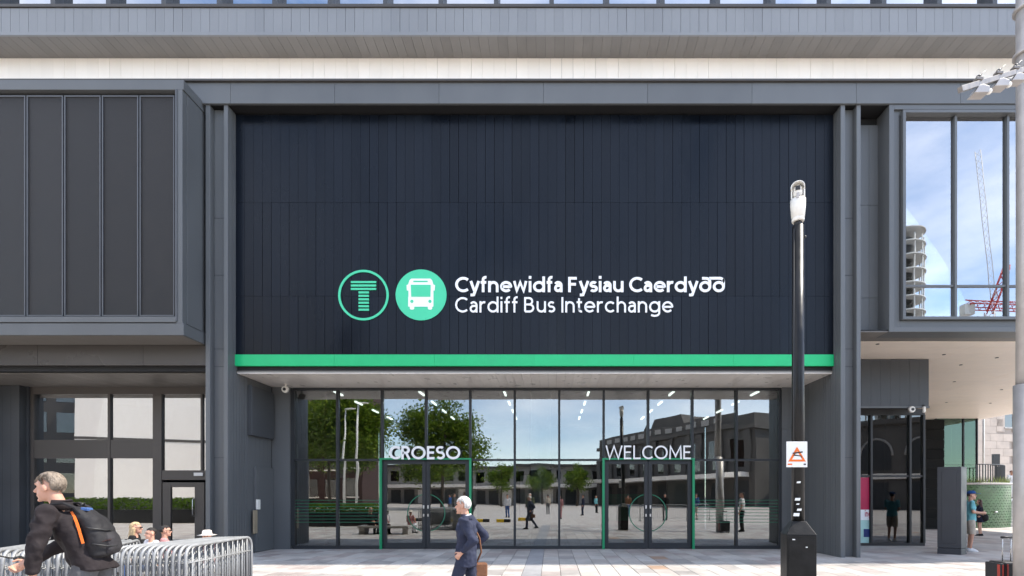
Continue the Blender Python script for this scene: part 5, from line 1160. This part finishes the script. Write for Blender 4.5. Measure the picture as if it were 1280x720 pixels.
def tree(x, y, h, r, seed, label, dens=2600, ls=1.0):
    rnd = random.Random(seed); t = root('tree', (x, y, 0), label, 'tree', 'trees on the square')
    tr = MB(); H0 = h * .36; tr.tube([(x, y, 0), (x + .1, y, H0), (x + .05, y + .1, h * .62), (x, y, h * .86)], [.2, .16, .1, .04], 10)
    tips = []
    for k in range(13):
        a = rnd.random() * 6.28; z0 = H0 + rnd.random() * h * .4; L = r * rnd.uniform(.55, 1.0) * (1 - .45 * (z0 - H0) / (h * .5)); e = Vector((x + L * math.cos(a), y + L * math.sin(a), z0 + L * rnd.uniform(.2, .6)))
        tr.tube([(x + .05, y, z0), Vector((x, y, z0)).lerp(e, .5) + Vector((0, 0, .2)), e], [.06, .04, .015], 6); tips += [e, Vector((x, y, z0)).lerp(e, .6)]
    tips += [Vector((x, y, h * .85)), Vector((x, y, h * .95))]
    tr.build('trunk', 'bark', t)
    cr_ = MB()
    for k in range(dens):
        c = rnd.choice(tips); d = Vector((rnd.gauss(0, 1), rnd.gauss(0, 1), rnd.gauss(0, .7))) * (r * .19); p = c + d; s = rnd.uniform(.12, .24)
        u_ = Vector((rnd.gauss(0, 1), rnd.gauss(0, 1), rnd.gauss(0, 1))).normalized(); v_ = u_.orthogonal().normalized()
        cr_.add([p - u_ * s, p + v_ * s * .5, p + u_ * s, p - v_ * s * .5], [(0, 1, 2, 3)], rnd.choice((0, 0, 1)))
    cr_.build('crown', ['leaf_a', 'leaf_b'], t)
def leaf_mat(name, col):
    m = bpy.data.materials.new(name); m.use_nodes = True; n = m.node_tree.nodes; l = m.node_tree.links; b = n['Principled BSDF']; b.inputs['Roughness'].default_value = 0.5
    g = n.new('ShaderNodeNewGeometry'); nz = n.new('ShaderNodeTexNoise'); nz.inputs['Scale'].default_value = 1.3; l.new(g.outputs['Position'], nz.inputs['Vector'])
    mr = n.new('ShaderNodeMapRange'); mr.inputs[1].default_value = .3; mr.inputs[2].default_value = .7; mr.inputs[3].default_value = .6; mr.inputs[4].default_value = 1.5; l.new(nz.outputs['Fac'], mr.inputs[0])
    vm = n.new('ShaderNodeVectorMath'); vm.operation = 'SCALE'; vm.inputs[0].default_value = col; l.new(mr.outputs[0], vm.inputs['Scale']); l.new(vm.outputs[0], b.inputs['Base Color'])
    t = n.new('ShaderNodeBsdfTranslucent'); v2 = n.new('ShaderNodeVectorMath'); v2.operation = 'MULTIPLY'; v2.inputs[1].default_value = (1.5, 1.5, .6); l.new(vm.outputs[0], v2.inputs[0]); l.new(v2.outputs[0], t.inputs['Color'])
    mx_s = n.new('ShaderNodeMixShader'); mx_s.inputs[0].default_value = .45; l.new(b.outputs[0], mx_s.inputs[1]); l.new(t.outputs[0], mx_s.inputs[2]); l.new(mx_s.outputs[0], n['Material Output'].inputs[0])
    return m
M['bark'] = mat('bark', (0.10, 0.08, 0.065), 0.9, bump=0.3); M['leaf_a'] = leaf_mat('leaf_dark', (0.075, 0.13, 0.022)); M['leaf_b'] = leaf_mat('leaf_light', (0.15, 0.20, 0.04))
tree(-21.5, -22, 13.0, 5.0, 1, 'leafy tree mirrored in the two leftmost entrance panes', 26000)
tree(-12.6, -28, 12.8, 4.6, 2, 'loose leafy tree mirrored above the CROESO letters', 13000)
tree(-27, -30, 14, 5.2, 3, 'tree standing left of the leafy tree on the square', 12000)
tree(-16, -36, 9, 3.8, 4, 'smaller tree farther back across the square', 6000)
tree(-9.5, -60, 7.5, 3.0, 11, 'small round tree before the low grey building, left of three', 3000)
tree(-2.5, -62, 6.5, 2.6, 12, 'small round tree before the low grey building, middle of three', 2600)
tree(4.5, -58, 7.0, 2.8, 13, 'small round tree before the low grey building, right of three', 2800)
for x, y, nme in ((-17.2, -14, 'white lamp post mirrored in the second entrance pane'), (-19.5, -17, 'white lamp post left of the other white post on the square')):
    lp = root('lamp_post', (x, y, 0), nme, 'lamp post', 'white lamp posts on the square')
    MB().tube([(x, y, 0), (x + .1, y, 5), (x + .3, y, 9.5)], [.12, .10, .07], 12).build('shaft', 'cam_white', lp); MB().ball((x + .7, y, 9.6), .55, .16, .08).build('lamp_head', 'cam_white', lp)
hp_ = root('planter', (-12, 3.2, 0), 'long dark planter with a hedge mirrored low in the left panes', 'planter')
B('planter_box', 'dark', hp_, -15.5, -9.0, 2.6, 3.8, 0, .75); 
hg = MB(); rnd = random.Random(5)
for k in range(2600):
    p = Vector((rnd.uniform(-15.5, -9.0), rnd.uniform(2.6, 3.8), rnd.uniform(.7, 1.2))); s = rnd.uniform(.05, .11); u_ = Vector((rnd.gauss(0, 1), rnd.gauss(0, 1), rnd.gauss(0, 1))).normalized(); v_ = u_.orthogonal().normalized()
    hg.add([p - u_ * s, p + v_ * s * .5, p + u_ * s, p - v_ * s * .5], [(0, 1, 2, 3)])
hg.build('hedge', 'leaf_a', hp_)
hp2 = root('planter', (-24, 0, 0), 'long dark planter with a hedge mirrored low in the left shop front', 'planter')
B('planter_box', 'dark', hp2, -33, -17.5, -0.7, 0.6, 0, .8)
hg = MB()
for k in range(5000):
    p = Vector((rnd.uniform(-33, -17.5), rnd.uniform(-.7, .6), rnd.uniform(.75, 1.5))); s = rnd.uniform(.05, .11); u_ = Vector((rnd.gauss(0, 1), rnd.gauss(0, 1), rnd.gauss(0, 1))).normalized(); v_ = u_.orthogonal().normalized()
    hg.add([p - u_ * s, p + v_ * s * .5, p + u_ * s, p - v_ * s * .5], [(0, 1, 2, 3)])
hg.build('hedge', 'leaf_a', hp2)
M['yellow'] = mat('yellow_paint', (0.75, 0.50, 0.02), 0.5)
for k in range(6):
    x = -9.0 + k * 1.35; yb = root('kerb_block', (x, -1.2, 0), 'yellow and black kerb block mirrored in the panes, %s from the left' % ordw[k], 'kerb block', 'yellow kerb blocks')
    B('yellow_half', 'yellow', yb, x, x + .5, -1.3, -1.1, 0, .2, .02); B('black_half', 'dark', yb, x + .502, x + .9, -1.3, -1.1, 0, .2, .02)

# tower and crane mirrored in the high window
tw = root('tower', (102.4, -123, 0), 'round concrete tower under construction mirrored in the high window', 'building')
M['concrete'] = mat('concrete', (0.5, 0.49, 0.47), 0.85)
for k in range(20): MB().lathe([(6, 0), (6, .35)], (102.4, -123, k * 3.9 + 3.4), 36).build('floor_slab', 'concrete', tw)
MB().lathe([(3, 0), (3, 76)], (102.4, -123, 0), 20).build('core', 'glass_dark', tw)
for k in range(12): a = 2 * math.pi * k / 12; MB().tube([(102.4 + 5.5 * math.cos(a), -123 + 5.5 * math.sin(a), 0), (102.4 + 5.5 * math.cos(a), -123 + 5.5 * math.sin(a), 76)], .2, 8).build('tower_column', 'concrete', tw)
crn = root('tower_crane', (130, -125, 0), 'red tower crane with raised jib mirrored in the high window', 'crane')
M['crane_red'] = mat('crane_red', (0.45, 0.05, 0.05), 0.5); M['crane_grey'] = mat('crane_grey', (0.6, 0.6, 0.6), 0.5)
def lattice(name, p, q, w, n, m, r=.16):
    p, q = Vector(p), Vector(q); d = (q - p); u_ = d.normalized().orthogonal().normalized(); v_ = d.normalized().cross(u_); mb = MB(); cs = [(1, 1), (1, -1), (-1, -1), (-1, 1)]
    for a, b_ in cs: mb.tube([p + (u_ * a + v_ * b_) * w, q + (u_ * a + v_ * b_) * w], r, 5)
    for i in range(n):
        A, Bq = p + d * i / n, p + d * (i + 1) / n
        for k in range(4): a, b_ = cs[k], cs[(k + 1) % 4]; mb.tube([A + (u_ * a[0] + v_ * a[1]) * w, Bq + (u_ * b_[0] + v_ * b_[1]) * w], r * .6, 4)
    mb.build(name, m, crn)
lattice('mast', (130, -125, 0), (130, -125, 56), 1.1, 24, 'crane_grey'); lattice('jib', (131, -125, 60), (124, -122, 102), .6, 22, 'crane_grey', .07); lattice('counter_jib', (122, -124, 58), (140, -126, 58), 1.0, 8, 'crane_red'); lattice('head_frame', (130, -125, 56), (136, -126, 70), .7, 6, 'crane_red')
B('counterweight', 'concrete', crn, 121, 124, -125, -123, 55, 58)
